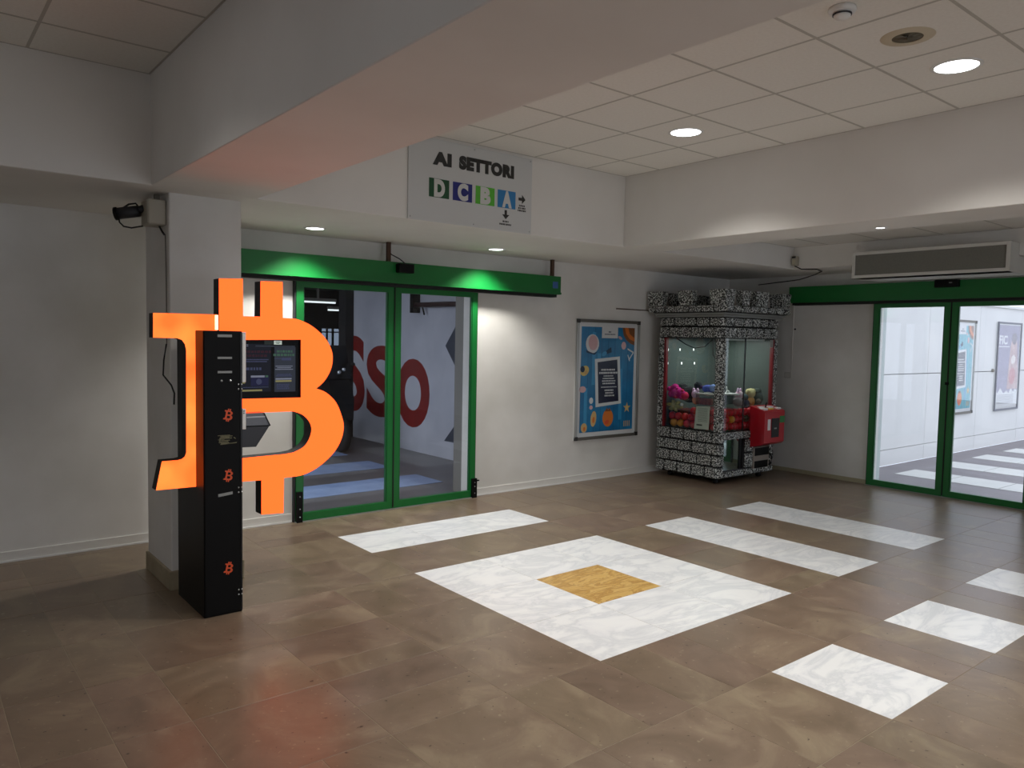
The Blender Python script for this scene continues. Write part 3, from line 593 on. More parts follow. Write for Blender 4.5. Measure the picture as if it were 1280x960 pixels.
# ------------------------------------------------------------------ summer poster on the back wall
BLUEP = mat('poster_blue', (24, 122, 172), .35, noise=(5, (14, 92, 140), .8)); PW = mat('poster_white', (210, 212, 212), .4); NAVY = mat('poster_navy', (20, 24, 52), .35)
TANP = mat('poster_tan', (206, 170, 110), .5); ORP = mat('poster_orange', (214, 116, 40), .5); PINKP = mat('poster_pink', (206, 168, 170), .5); BRNP = mat('poster_brown', (126, 74, 34), .5); DKP = mat('poster_dark', (20, 50, 76), .5); LBL = mat('poster_plank_light', (52, 142, 190), .35); YLP = mat('poster_yellow', (214, 190, 112), .5)
def ell(mb, fr, x, y, rx, ry, rot, off, m, n=18):
    c, s_ = math.cos(rot), math.sin(rot)
    mb.poly(fr, [(x + rx * math.cos(a) * c - ry * math.sin(a) * s_, y + rx * math.cos(a) * s_ + ry * math.sin(a) * c) for a in [2 * math.pi * k / n for k in range(n)]], off, m)
def star(mb, fr, x, y, r, off, m, rot=.3, k=.4):
    mb.poly(fr, [(x + (r if i % 2 == 0 else r * k) * math.cos(rot + i * math.pi / 5), y + (r if i % 2 == 0 else r * k) * math.sin(rot + i * math.pi / 5)) for i in range(10)], off, m)
def summer_poster(name, label, fr, w, h, sea=None):
    t = thing(name, label, 'poster', fr[0])
    mb = MB(); mb.rect(fr, .0, w, 0, h, .001, PW, .012); mb.build('backing', t)
    for (a, b, c, d) in ((0, w, 0, .035), (0, w, h - .035, h)): MB().rect(fr, a + .03, b - .03, c, d, .013, mat('frame_rail_dark', (110, 106, 98), .45, .5), .018).build('frame_rail', t)
    for (a, b, c, d) in ((0, .035, .03, h - .03), (w - .035, w, .03, h - .03)): MB().rect(fr, a, b, c, d, .013, ALU, .018).build('frame_rail', t)
    for a in (0, w - .045):
        for c in (0, h - .045): MB().rect(fr, a, a + .045, c, c + .045, .0135, CAPB, .020).build('corner_cap', t)
    e = .085; mb = MB(); x0, x1, y0, y1 = e, w - e, e, h - e; W_, H_ = x1 - x0, y1 - y0; o = .0136
    mb.rect(fr, x0, x1, y0, y1, o, sea or BLUEP); o += .0014
    for k in range(1, 8):
        mb.rect(fr, x0 + W_ * k / 8 - .001, x0 + W_ * k / 8 + .001, y0, y1, o - .0004, DKP)
    for k, a, b in ((.07, .05, .42), (.2, .45, .95), (.3, .3, .75), (.72, .1, .6)): mb.rect(fr, x0 + W_ * k, x0 + W_ * (k + .06), y0 + H_ * a, y0 + H_ * b, o - .0004, LBL)
    P = lambda u, v: (x0 + W_ * u, y0 + H_ * v)
    mb.poly(fr, [P(.76, 1.0), P(.78, .93), P(.84, .88), P(.92, .845), P(1.0, .83), P(1.0, 1.0)], o, BRNP); mb.poly(fr, [P(.80, 1.0), P(.83, .94), P(.9, .89), P(1.0, .865), P(1.0, .9), P(.9, .94), P(.87, 1.0)], o + .0014, ORP)
    mb.poly(fr, [P(.37, 1.0), P(.37, .895), P(.67, .895), P(.67, 1.0)], o, PW)
    dashes(mb, fr, P(.52, 0)[0], P(0, .955)[1], W_ * .05, .018, 0, DKP, o + .0014); dashes(mb, fr, P(.52, 0)[0], P(0, .932)[1], W_ * .2, .012, 0, DKP, o + .0014)
    ell(mb, fr, *P(.2, .84), W_ * .12, H_ * .09, .1, o, PW); ell(mb, fr, *P(.21, .85), W_ * .085, H_ * .072, .1, o + .0014, PINKP)
    mb.poly(fr, [P(.08, .78), P(.22, .75), P(.3, .765), P(.24, .735), P(.1, .755)], o, DKP)
    mb.poly(fr, [P(.36, .735), P(.55, .81), P(.56, .76), P(.45, .74)], o, DKP); ell(mb, fr, *P(.42, .745), W_ * .05, H_ * .02, .4, o + .0014, LBL)
    ell(mb, fr, *P(.79, .825), W_ * .045, H_ * .038, 0, o, PINKP); ell(mb, fr, *P(.72, .9), W_ * .04, H_ * .014, -.4, o, PINKP)
    mb.poly(fr, [P(.87, .80), P(.99, .765), P(.99, .75), P(.87, .785)], o, PW); mb.poly(fr, [P(.90, .68), P(.99, .755), P(.98, .765), P(.89, .69)], o + .0014, PW); mb.poly(fr, [P(.88, .74), P(.92, .68), P(.91, .67), P(.87, .73)], o, PW)
    ell(mb, fr, *P(.07, .585), W_ * .08, H_ * .045, .5, o, YLP); ell(mb, fr, *P(.03, .60), W_ * .04, H_ * .03, .5, o + .0014, DKP); ell(mb, fr, *P(.09, .57), W_ * .03, H_ * .02, .5, o + .0028, TANP)
    ell(mb, fr, *P(.04, .41), W_ * .06, H_ * .03, 0, o, PINKP); ell(mb, fr, *P(.2, .30), W_ * .035, H_ * .03, 0, o, PW); ell(mb, fr, *P(.2, .235), W_ * .03, H_ * .02, 0, o, PINKP)
    mb.poly(fr, [P(.25, .695), P(.72, .72), P(.765, .26), P(.285, .235)], o, PW); mb.poly(fr, [P(.30, .665), P(.67, .69), P(.715, .285), P(.335, .27)], o + .0014, NAVY)
    for k, (v, w_, hh) in enumerate(((.592, .26, .020), (.562, .34, .022), (.532, .18, .013), (.508, .22, .013), (.484, .25, .014), (.46, .24, .016), (.425, .3, .011), (.394, .17, .018), (.368, .15, .016), (.342, .18, .018))):
        dashes(mb, fr, P(.50 + .012 * k / 3, 0)[0], P(0, v)[1], W_ * w_, hh, 0, PW, o + .0028)
    ell(mb, fr, *P(.25, .125), W_ * .052, H_ * .075, -.12, o, TANP); ell(mb, fr, *P(.25, .115), W_ * .022, H_ * .03, -.12, o + .0014, ORP); ell(mb, fr, *P(.08, .045), W_ * .055, H_ * .045, 0, o, TANP); ell(mb, fr, *P(.085, .035), W_ * .02, H_ * .02, 0, o + .0014, ORP)
    ell(mb, fr, *P(.52, .125), W_ * .10, H_ * .085, 0, o, ORP); ell(mb, fr, *P(.50, .085), W_ * .04, H_ * .02, .3, o + .0014, mat('poster_coral', (214, 84, 50), .5)); mb.poly(fr, [P(.46, .19), P(.5, .225), P(.52, .2), P(.55, .225), P(.57, .19)], o + .0014, BRNP)
    star(mb, fr, *P(.885, .215), W_ * .075, o, TANP); star(mb, fr, *P(.885, .215), W_ * .035, o + .0014, YLP)
    for k in range(4): mb.rect(fr, *[P(.83 + .035 * k, 0)[0], P(.843 + .035 * k, 0)[0]], P(0, .03)[1], P(0, .085)[1], o, TANP)
    mb.build('print', t); return t
summer_poster('poster', 'framed blue summer poster with a navy notice on the back wall', frameA(6.08, YA - .001, .482), 1.068, 1.405)

# ------------------------------------------------------------------ castle claw machine
CX0, CX1, CY0, CY1 = 7.337, 8.47, 5.269, 6.20
claw = thing('claw_machine', 'castle shaped claw machine clad in black and white speckled stone blocks', 'arcade machine', (7.9, 5.73, 0))
MORT = mat('castle_mortar', (16, 17, 17), .8); REDT = mat('red_frame', (118, 14, 22), .35); INN = mat('cabinet_back_panel', (84, 93, 89), .3)
mb = MB().box(CX0 + .07, CX1 - .06, CY0 + .07, CY1 - .05, .055, .08, BLACKM)
mb.build('plinth', claw)
for x in (CX0 + .12, CX1 - .14):
    for y in (CY0 + .12, CY1 - .14): MB().lathe((x, y, .028), [(0, -.02), (.028, -.02), (.028, .02), (0, .02)], BLACKM, 14, 'x').build('caster', claw)
# carcass: a box with a hole for the chute and coin door
IN = .030
mb = MB()
def ring(x0, x1, y0, y1, z0, z1, m):
    mb.box(x0, x1, y0, y1, z0, z1, m)
mb.box(CX0 + IN, CX1 - IN, CY0 + .35, CY1 - IN, .07, .612, MORT)                        # rear of the base
mb.box(CX0 + IN, 7.44, CY0 + IN, CY0 + .35, .07, .612, MORT); mb.box(7.83, CX1 - IN, CY0 + IN, CY0 + .35, .07, .612, MORT)
mb.box(7.44, 7.83, CY0 + IN, CY0 + .35, .07, .15, MORT); mb.box(7.44, 7.83, CY0 + IN, CY0 + .35, .52, .612, MORT)
mb.build('base_carcass', claw)
MB().box(CX0 + IN, CX1 - IN, CY0 + IN, CY1 - .01, 1.698, 1.94, MORT).build('header_carcass', claw)
CH = .045
def stone_box(x0, x1, y0, y1, z0, z1, nm='stone_block'):
    return MB().box(x0, x1, y0, y1, z0, z1, GRANITE, .005).build(nm, claw, ((x0 + x1) / 2, (y0 + y1) / 2, (z0 + z1) / 2))
def quoin(z0, z1, ox=0.0, la=.1, lb=.1):
    x, y = CX0 - ox, CY0 - ox
    MB().prism([(x, y + CH), (x + CH, y), (x + lb, y), (x + lb, y + .03), (x + .03, y + la), (x, y + la)], 'z', z0, z1, GRANITE).build('corner_block', claw, (x, y, z0))
g = .0105
def course_left(z0, z1, joints, ox=0.0):
    for a, b in zip(joints[:-1], joints[1:]): stone_box(CX0 - ox, CX0 - ox + .03, a + g, b - g, z0 + g, z1 - g)
def course_right(z0, z1, joints, ox=0.0):
    for a, b in zip(joints[:-1], joints[1:]): stone_box(a + g, b - g, CY0 - ox, CY0 - ox + .03, z0 + g, z1 - g)
for k in range(4):
    z0, z1 = .07 + .1358 * k, .07 + .1358 * (k + 1)
    la = .10 if k % 2 else .19
    quoin(z0 + g, z1 - g, 0, la - g, .10)
    course_left(z0, z1, [CY0 + la, CY0 + la + .21, CY0 + la + .41, CY0 + la + .61, CY1] if k % 2 else [CY0 + la, CY0 + la + .2, CY0 + la + .41, CY0 + la + .61, CY1])
    if k == 0: course_right(z0, z1 - .05, [CX0 + .10, 7.62, 7.85, 8.03, 8.2, CX1])
    elif k == 3: course_right(z0 + .03, z1, [CX0 + .10, 7.60, 7.82, 8.03, CX1])
    else: course_right(z0 - .05 + (.05 if k == 2 else 0), z1 + (.03 if k == 2 else 0), [7.85, 8.03]); course_right(z0, z1, [8.36, CX1])
# header courses, cornice, battlement course
quoin(1.694 + g, 1.83 - g, 0, .12, .12); course_left(1.694, 1.83, [CY0 + .12, 5.55, 5.72, 5.90, 6.05, CY1]); course_right(1.694, 1.83, [CX0 + .12, 7.62, 7.80, 7.98, 8.15, 8.31, CX1])
quoin(1.83 + g, 1.94 - g, 0, .06, .06); course_left(1.83, 1.94, [CY0 + .06, 5.46, 5.65, 5.82, 5.98, 6.12, CY1]); course_right(1.83, 1.94, [CX0 + .06, 7.55, 7.74, 7.92, 8.09, 8.25, 8.38, CX1])
CORN = mat('castle_cornice', (132, 134, 130), .5)
mb = MB(); mb.box(CX0 - .035, CX1 + .035, CY0 - .035, CY1 + .03, 1.94, 1.965, CORN, .006); mb.box(CX0 - .055, CX1 + .055, CY0 - .055, CY1 + .045, 1.965, 1.99, CORN, .006); mb.build('cornice', claw)
OV = .085
quoin(1.99 + g, 2.075, OV, .15, .15); course_left(1.99, 2.08, [CY0 - OV + .15, 5.52, 5.70, 5.88, 6.05, 6.20, CY1 + .12], OV); course_right(1.99, 2.08, [CX0 - OV + .15, 7.57, 7.74, 7.92, 8.10, 8.28, 8.44, CX1 + .12], OV)
mb = MB(); mb.box(CX0 - .056, CX1 + .07, CY0 - .056, CY1 + .06, 1.992, 2.055, MORT); mb.build('roof_deck', claw)
def merlon(x0, x1, y0, y1):
    f = .012; z0, z1 = 2.078, 2.25; m = MB()
    vs = [(x0, y0, z0), (x1, y0, z0), (x1, y1, z0), (x0, y1, z0), (x0 - f, y0 - f, z1), (x1 + f, y0 - f, z1), (x1 + f, y1 + f, z1), (x0 - f, y1 + f, z1), ((x0 + x1) / 2, (y0 + y1) / 2, z1 - .012)]
    m.add(vs, [(3, 2, 1, 0), (0, 1, 5, 4), (1, 2, 6, 5), (2, 3, 7, 6), (3, 0, 4, 7), (4, 5, 8), (5, 6, 8), (6, 7, 8), (7, 4, 8)], GRANITE)
    return m.build('merlon', claw, ((x0 + x1) / 2, (y0 + y1) / 2, z0))
ex0, ey0, ex1, ey1 = CX0 - OV + .012, CY0 - OV + .012, CX1 + .10, CY1 + .10
D_ = .075
merlon(ex0, ex0 + D_, 6.10, ey1 + .02); merlon(ex0, ex0 + D_, 5.66, 5.85); merlon(ex0, ex0 + .16, ey0, ey0 + .2); merlon(7.58, 7.72, ey0, ey0 + D_); merlon(7.86, 8.10, ey0, ey0 + D_); merlon(8.28, 8.42, ey0, ey0 + D_) if False else None
merlon(8.40, ex1, ey0, ey0 + .16)
merlon(7.62, 7.80, ey1 - D_, ey1); merlon(8.05, 8.25, ey1 - D_, ey1); merlon(8.40, ex1, ey1 - .16, ey1); merlon(ex1 - D_, ex1, 5.70, 5.9)
# window zone: corner posts, glass, inner panels
for k in range(8):
    z0 = .613 + k * (1.081 / 8); quoin(z0 + .003, z0 + 1.081 / 8 - .003, 0, .085, .075)
    stone_box(CX0, CX0 + .05, 6.115, CY1, z0 + .003, z0 + 1.081 / 8 - .003, 'corner_block'); stone_box(8.395, CX1, CY0, CY0 + .05, z0 + .003, z0 + 1.081 / 8 - .003, 'corner_block')
MB().box(CX0 + .004, CX0 + .045, 6.085, 6.115, .613, 1.694, REDT).build('red_trim', claw); MB().box(8.365, 8.395, CY0 + .004, CY0 + .045, .613, 1.694, REDT).build('red_trim', claw)
mb = MB(); mb.box(CX0 + .01, CX1 - .01, CY1 - .02, CY1 - .008, .613, 1.70, INN); mb.box(CX1 - .02, CX1 - .008, CY0 + .05, CY1 - .02, .613, 1.70, INN); mb.build('back_panel', claw)
MB().box(CX0 + .012, CX0 + .018, CY0 + .085, 6.086, .613, 1.696, GLASSC).build('glass_pane', claw)
MB().box(CX0 + .075, 7.80, CY0 + .012, CY0 + .018, .613, 1.696, GLASSC).build('glass_pane', claw); MB().box(7.806, 8.366, CY0 + .012, CY0 + .018, .613, 1.696, GLASSC).build('glass_pane', claw)
MB().box(7.799, 7.807, CY0 + .006, CY0 + .022, .613, 1.696, DARK).build('pane_seal', claw)
MB().box(8.30, 8.365, CY0 + .004, CY0 + .011, 1.60, 1.69, mat('pale_sticker', (150, 150, 144), .5)).build('corner_sticker', claw)
BRIGHT_DOTS = [(7.49, 1.546), (7.721, 1.548), (7.994, 1.549), (7.49, 1.378), (7.761, 1.376), (8.02, 1.375)]
# claw cable and light strip inside
MB().tube([(7.45, 6.02, 1.69), (7.5, 5.92, 1.62), (7.5, 5.78, 1.575), (7.5, 5.63, 1.60), (7.48, 5.5, 1.69)], .007, CABLE).build('hanging_cable', claw)
MB().tube([(7.47, 5.5, 1.69), (7.47, 5.49, 1.50), (7.5, 5.44, 1.42)], .006, CABLE).build('hanging_cable', claw)
lb = MB().box(7.55, 8.3, 5.35, 5.39, 1.672, 1.694, WHITE).build('light_strip', claw)
BRIGHT_DOT = mat('bright_dot', (255, 255, 255), .5, emit=(1, 1, 1, 1), estr=1.2)  # bright spots put in as small glowing dots on the back panel
for x, z in BRIGHT_DOTS: MB().box(x - .009, x + .009, CY1 - .024, CY1 - .0205, z - .014, z + .014, BRIGHT_DOT).build('bright_dot', claw)
ld = bpy.data.lights.new('cabinet_lamp', 'AREA'); ld.shape = 'RECTANGLE'; ld.size = .7; ld.size_y = .5; ld.energy = 9; ld.color = (.95, 1, .97)
lo = bpy.data.objects.new('cabinet_lamp', ld); COL.objects.link(lo); lo.parent = claw; lo.location = Vector((7.9, 5.7, 1.685)) - world_of(claw)
# chute door
mb = MB(); mb.box(7.43, 7.83, CY0 + .002, CY0 + .02, .15, .165, DARK); mb.box(7.73, 7.775, CY0 - .004, CY0 + .02, .165, .525, BLACK); mb.box(7.79, 7.835, CY0 - .004, CY0 + .02, .165, .525, BLACK); mb.build('chute_frame', claw)
MB().box(7.43, 7.73, CY0 + .004, CY0 + .010, .165, .525, mat('mirror_flap', (150, 165, 160), .04, .92)).build('chute_flap', claw)
# coin door panels
mb = MB(); mb.box(8.035, 8.36, CY0 - .004, CY0 + .03, .135, .395, mat('coin_door', (150, 140, 130), .5), .004); cd = mb.build('coin_door', claw)
MB().box(8.05, 8.345, CY0 - .008, CY0 - .003, .29, .385, BLACK).build('coin_panel', cd); MB().box(8.05, 8.33, CY0 - .008, CY0 - .003, .14, .225, BLACK).build('coin_panel', cd)
MB().tube([(8.36, CY0 - .01, .30), (8.40, CY0 - .02, .25), (8.38, CY0 - .02, .18), (8.35, CY0 - .01, .16)], .012, CABLE).build('cable_loop', cd)
# control box
RED = mat('red_control_box', (176, 16, 34), .3, coat=.3)
bx0, bx1, by0, by1 = 7.955, 8.375, 5.085, CY0 + .02
mb = MB(); mb.prism([(by1, .40), (by0 + .03, .445), (by0, .47), (by0, .835), (by0 + .02, .855), (by1, .90)], 'x', bx0, bx1, RED); ctl = mb.build('control_box', claw)
FC = frameA(0, by0, 0)
MB().rect(FC, 8.10, 8.255, .53, .76, 0, mat('coin_mech', (14, 14, 15), .35), .006).build('coin_mech', ctl)
MB().rect(FC, 8.02, 8.075, .62, .75, 0, WHITE, .003).build('price_label', ctl); MB().rect(FC, 8.27, 8.375, .70, .78, 0, mat('green_label', (40, 128, 64), .5), .003).build('green_label', ctl)
MB().box(8.15, 8.20, by0 - .009, by0 - .005, .63, .645, STEEL).build('coin_slot', ctl)
def on_top(y): return .855 + (y - by0 - .02) * (.045 / (by1 - by0 - .02)) + .001
for (a, b, y0, y1, m) in ((7.985, 8.06, 5.115, 5.19, WHITE), (8.02, 8.12, 5.20, 5.24, WHITE), (8.11, 8.19, 5.12, 5.17, mat('yellow_button', (206, 170, 60), .4)), (8.18, 8.28, 5.18, 5.24, WHITE), (8.29, 8.35, 5.12, 5.18, WHITE)):
    MB().box(a, b, y0, y1, on_top(y0) - .004, on_top(y1) + .003, m, .002).build('button', ctl)
MB().tube([(8.14, 5.2, .88), (8.14, 5.19, .94)], .008, BLACK).build('joystick', ctl)

# notice taped to the glass
nt_ = thing('notice_sheet', 'white printed notice sheet taped inside the corner of the claw machine glass', 'notice', (CX0, 5.51, .62))
FN = frameX(CX0 + .012, 0, 0)
MB().poly(FN, [(-5.635, .625), (-5.425, .632), (-5.415, .905), (-5.612, .892)], .0008, mat('paper', (176, 190, 176), .7), .001).build('paper', nt_)
mb = MB(); TXT = mat('notice_ink', (104, 116, 106), .7)
for k in range(10): dashes(mb, FN, -5.515, .875 - k * .017, .14, .006, 0, TXT, .002)
mb.rect(FN, -5.60, -5.52, .668, .685, .002, mat('notice_ink_dark', (60, 70, 64), .6)); mb.build('printed_lines', nt_)

# prize balls
RB = mat('red_ball', (206, 22, 40), .3); YB = mat('yellow_ball', (230, 150, 36), .3); GB = mat('green_ball', (40, 84, 50), .3)
proto = {}
def prize_ball(p, m, label, group):
    k = m.name
    if k not in proto:
        o = MB().ball((0, 0, 0), .047, m, 14, 10).build('prize_ball', None, (0, 0, 0)); proto[k] = o; tag(o, label, 'ball', group)
    else: o = proto[k].copy(); COL.objects.link(o)
    o.location = p; o['label'] = label; return o
LR = 'red plastic prize ball in the pile inside the claw machine'
rb = random.Random(5); spots = []
d_ = .097
for k in range(3):
    z = .663 + k * .082; off = .047 if k % 2 else 0
    for i in range(10):
        y = 5.40 + off + i * d_ * 1.0
        if y > 6.06: continue
        if k == 2 and y > 5.74: continue
        spots.append((CX0 + .075 + off * .35, y, z, 'L', i, k))
    for i in range(9):
        x = CX0 + .19 + off + i * d_
        if x > 8.32: continue
        spots.append((x, CY0 + .07 + off * .35, z, 'R', i, k))
ny = 0
for (x, y, z, s_, i, k) in spots:
    q = (x + rb.uniform(-.004, .004), y, z)
    if s_ == 'L' and k == 0 and i in (5, 6): prize_ball(q, YB, 'yellow prize ball at the foot of the left glass of the claw machine', 'yellow prize balls'); continue
    if s_ == 'R' and k == 1 and i == 1: prize_ball(q, YB, 'yellow prize ball seen among red ones through the right glass', None); continue
    if s_ == 'R' and i in (4, 6) and k == 1: prize_ball(q, GB, 'dark green prize ball in the claw machine pile', 'green prize balls'); continue
    prize_ball(q, RB, LR, 'red prize balls')
MB().box(CX0 + .20, CX1 - .03, CY0 + .24, CY1 - .03, .613, .80, mat('prize_bed_red', (96, 14, 26), .6, noise=(22, (40, 10, 16), .9))).build('prize_bed', claw)

# plush toys
def plush(name, label, c, pieces, cat='toy'):
    t = thing(name, label, cat, c)
    for nm, dx, dy, dz, r, sc, m in pieces: MB().ball((c[0] + dx, c[1] + dy, c[2] + dz), r, m, 14, 10, sc).build(nm, t)
    return t
fz = dict(rough=.95, bump=.5)
MAG = mat('magenta_plush', (214, 28, 142), .95, noise=(40, (178, 16, 110), .8)); CRM = mat('cream_plush', (196, 184, 128), .95, noise=(40, (160, 150, 100), .8)); PKR = mat('pinkred_plush', (222, 40, 90), .95); BLP = mat('black_plush', (16, 18, 22), .95); BLU = mat('blue_plush', (66, 84, 170), .9); LPK = mat('pale_pink_plush', (226, 190, 222), .9); DGR = mat('darkgreen_plush', (62, 74, 68), .95); YCR = mat('yellowcream_plush', (204, 192, 140), .95); NVY = mat('navy_plush', (40, 44, 76), .95)
plush('plush_octopus', 'magenta and pink tufted plush toy at the left glass of the claw machine', (7.452, 5.99, 1.005), [('body', 0, .0, .02, .075, (1, 1, 1), MAG), ('tuft', .01, .06, .06, .05, (1, 1, 1), PKR), ('tuft', -.01, .02, .08, .048, (1, 1, 1), MAG), ('tuft', -.02, -.07, .02, .055, (1, 1, 1), MAG), ('tuft', -.01, -.13, -.01, .05, (1, 1, 1), PKR), ('tuft', 0, .08, .0, .045, (1, 1, 1), MAG)] + [('tuft', -.028 + .010 * math.sin(k * 5.1), -.13 + .0165 * k, .02 + .05 * math.sin(k * 2.4), .022 + .006 * math.sin(k * 3.7), (1, 1, 1.1), (MAG, PKR, MAG)[k % 3]) for k in range(15)])
pt = thing('plush_starfish', 'cream star shaped plush toy below the magenta plush', 'toy', (7.43, 5.99, .862))
pb = MB()
for k in range(6):
    a = k * math.pi / 3 + .2; pb.tube([(7.43, 5.99, .862), (7.42, 5.99 + .075 * math.cos(a), .865 + .055 * math.sin(a)), (7.415, 5.99 + .125 * math.cos(a), .868 + .062 * math.sin(a))], .036, CRM, 8, .012)
pb.build('body', pt); MB().ball((7.40, 6.0, .875), .03, YCR, 10, 8).build('centre_patch', pt); MB().ball((7.40, 5.87, .89), .022, WHITE, 10, 8).build('white_tip', pt)
plush('plush_bear', 'large black plush toy behind the magenta plush', (7.62, 5.98, 1.03), [('body', 0, -.06, -.03, .11, (1, 1, .9), BLP), ('head', .01, .07, .03, .085, (1, 1.1, .8), BLP), ('ear', .0, .14, .05, .035, (1, 1, 1), BLP), ('belly_patch', -.075, -.05, -.075, .05, (.6, 1.2, .6), mat('olive_patch', (96, 90, 70), .9))])
plush('plush_ball', 'small round black plush head beside the blue plush', (7.60, 5.785, 1.12), [('head', 0, 0, 0, .05, (1, 1, 1), BLP), ('ear', 0, -.05, -.015, .025, (1, 1.3, .8), mat('purple_plush', (66, 30, 72), .9))])
plush('plush_bird', 'blue and white plush toy resting on the clear prize box', (7.58, 5.62, 1.09), [('body', 0, 0, .0, .055, (1, 1.5, .9), BLU), ('wing', -.02, -.08, .015, .045, (1, 1, 1), mat('light_blue_plush', (120, 146, 206), .9)), ('belly', -.03, -.02, -.055, .04, (1, 1.6, .6), WHITE)])
plush('plush_cat', 'pale pink plush toy between the black plush and the clear box', (7.50, 5.745, 1.0), [('head', 0, 0, .02, .05, (1, 1, 1), LPK), ('ear', 0, .03, .07, .018, (1, 1, 1.4), LPK), ('ear', 0, -.03, .07, .018, (1, 1, 1.4), LPK), ('body', .01, 0, -.05, .045, (1, 1, 1.2), mat('peach_plush', (226, 150, 120), .9))])
pt = thing('prize_box', 'clear plastic prize box with pink contents at the left glass', 'box', (7.47, 5.55, .88))
MB().box(7.42, 7.52, 5.46, 5.68, .91, 1.03, glass('clear_box', (.86, .82, .80), 2.0, .05)).build('clear_shell', pt); MB().box(7.44, 7.50, 5.49, 5.65, .912, .985, mat('pink_contents', (196, 110, 110), .5, noise=(26, (150, 60, 70), .8))).build('contents', pt); MB().box(7.415, 7.525, 5.455, 5.685, 1.03, 1.043, mat('box_lid', (196, 186, 176), .3)).build('lid', pt)
pt = thing('prize_drone', 'white disc shaped plastic toy with a stick on a dark box, by the right glass', 'toy', (7.70, 5.43, .98))
MB().box(7.60, 7.76, 5.39, 5.49, .92, 1.03, mat('slate_box', (70, 74, 78), .5), .006).build('dark_box', pt); MB().lathe((7.70, 5.43, 1.04), [(0, -.012), (.13, -.008), (.14, .004), (.05, .014), (0, .02)], WHITE, 24).build('disc', pt); MB().tube([(7.70, 5.43, 1.055), (7.655, 5.42, 1.125)], .009, WHITE).build('stick', pt); MB().ball((7.70, 5.43, 1.06), .025, WHITE).build('knob', pt)
plush('plush_rabbit', 'white and pink spotted plush toy beside the white disc', (7.90, 5.41, .99), [('head', 0, 0, .03, .052, (1, 1, 1), mat('spotted_plush', (222, 208, 216), .9, noise=(24, (196, 110, 150), .9))), ('ear', -.025, 0, .085, .02, (.8, .8, 1.7), LPK), ('ear', .025, 0, .085, .02, (.8, .8, 1.7), LPK), ('body', -.02, 0, -.05, .06, (1, 1, 1), mat('greywhite_plush', (150, 142, 146), .9))])
plush('plush_doll', 'navy plush figure in the middle of the right glass', (8.03, 5.41, .93), [('body', 0, 0, -.02, .055, (1, 1, 1.2), NVY), ('head', -.01, .0, .06, .042, (1, 1, 1), mat('slate_plush', (64, 80, 84), .9))])
plush('plush_puppy', 'yellow and cream plush toy left of the dark green plush', (8.15, 5.42, .985), [('body', 0, 0, -.05, .055, (1, 1, 1.2), mat('amber_plush', (196, 140, 70), .9)), ('head', 0, 0, .05, .06, (1, 1, 1), YCR), ('ear', -.055, 0, .07, .03, (1, 1, 1.2), YCR), ('ear', .055, 0, .07, .03, (1, 1, 1.2), YCR)])
plush('plush_turtle', 'dark grey green plush toy above the red control box', (8.29, 5.43, .97), [('body', 0, 0, 0, .09, (.8, 1, 1), DGR), ('head', 0, -.01, .085, .05, (1.1, 1, .8), DGR), ('muzzle', -.045, -.06, -.03, .03, (1, 1, 1), mat('greybrown_plush', (120, 112, 100), .9))])

# ------------------------------------------------------------------ yard behind the right door
YW = 4.87
ASPH = mat('yard_stone', (128, 122, 126), .5, noise=(3, (112, 106, 110), .7))
yard = struct('floor_yard', MB().box(XB + .2, 26, -8, YW, -.2, -.004, ASPH), 'grey yard paving behind the right door')
MB().box(XB, XB + .2, 2.62, 4.33, -.2, -.004, ASPH).build('threshold', yard)
YSL = mat('yard_white_slab', (214, 214, 210), .5, noise=(3, (200, 200, 198), .6))
for x0 in (10.03, 11.27, 12.52, 13.77, 15.02, 16.3):
    for k in range(6): tile_y = MB().box(-.3, .3, -.295, .295, -.004, 0, YSL).build('white_slab', yard, (0, 0, 0)); tile_y.location = (x0 + .3, 4.2 - .6 * k, 0)
YWM = mat('yard_wall_paint', (224, 224, 222), .7, noise=(1.5, (212, 212, 211), .6))
yw = struct('wall_yard', MB().box(XB + .2, 22, YW + .03, YW + .2, 0, 2.32, mat('yard_joint', (150, 150, 152), .8)), 'white panelled yard wall with two posters behind the right door')
xs = [XB + .2, 9.9, 11.76, 13.62, 15.48, 17.34, 19.2, 21.06]
for (z0, z1) in ((0, .215), (.223, 1.25), (1.262, 2.32)):
    for a, b in zip(xs[:-1], xs[1:]): MB().box(a + .003, b - .003, YW, YW + .03, z0, z1, YWM).build('wall_panel', yw, ((a + b) / 2, YW, z0))
MB().box(XB + .2, 22, YW - .03, YW + .22, 2.32, 2.36, YWM).build('coping', yw)
struct('trim_1', MB().box(XB + .2, XB + .28, 4.33, YW, 0, 2.5, mat('jamb_pale', (196, 206, 202), .6)), 'pale outer jamb beside the right door')
COVER = glass('poster_cover', (1, 1, 1), .75)
y1 = summer_poster('poster', 'framed turquoise summer poster on the yard wall, half hidden by the right door frame', frameA(12.37, YW - .001, .60), 1.04, 1.47, mat('poster_turquoise', (84, 176, 190), .35, noise=(5, (64, 156, 172), .8)))
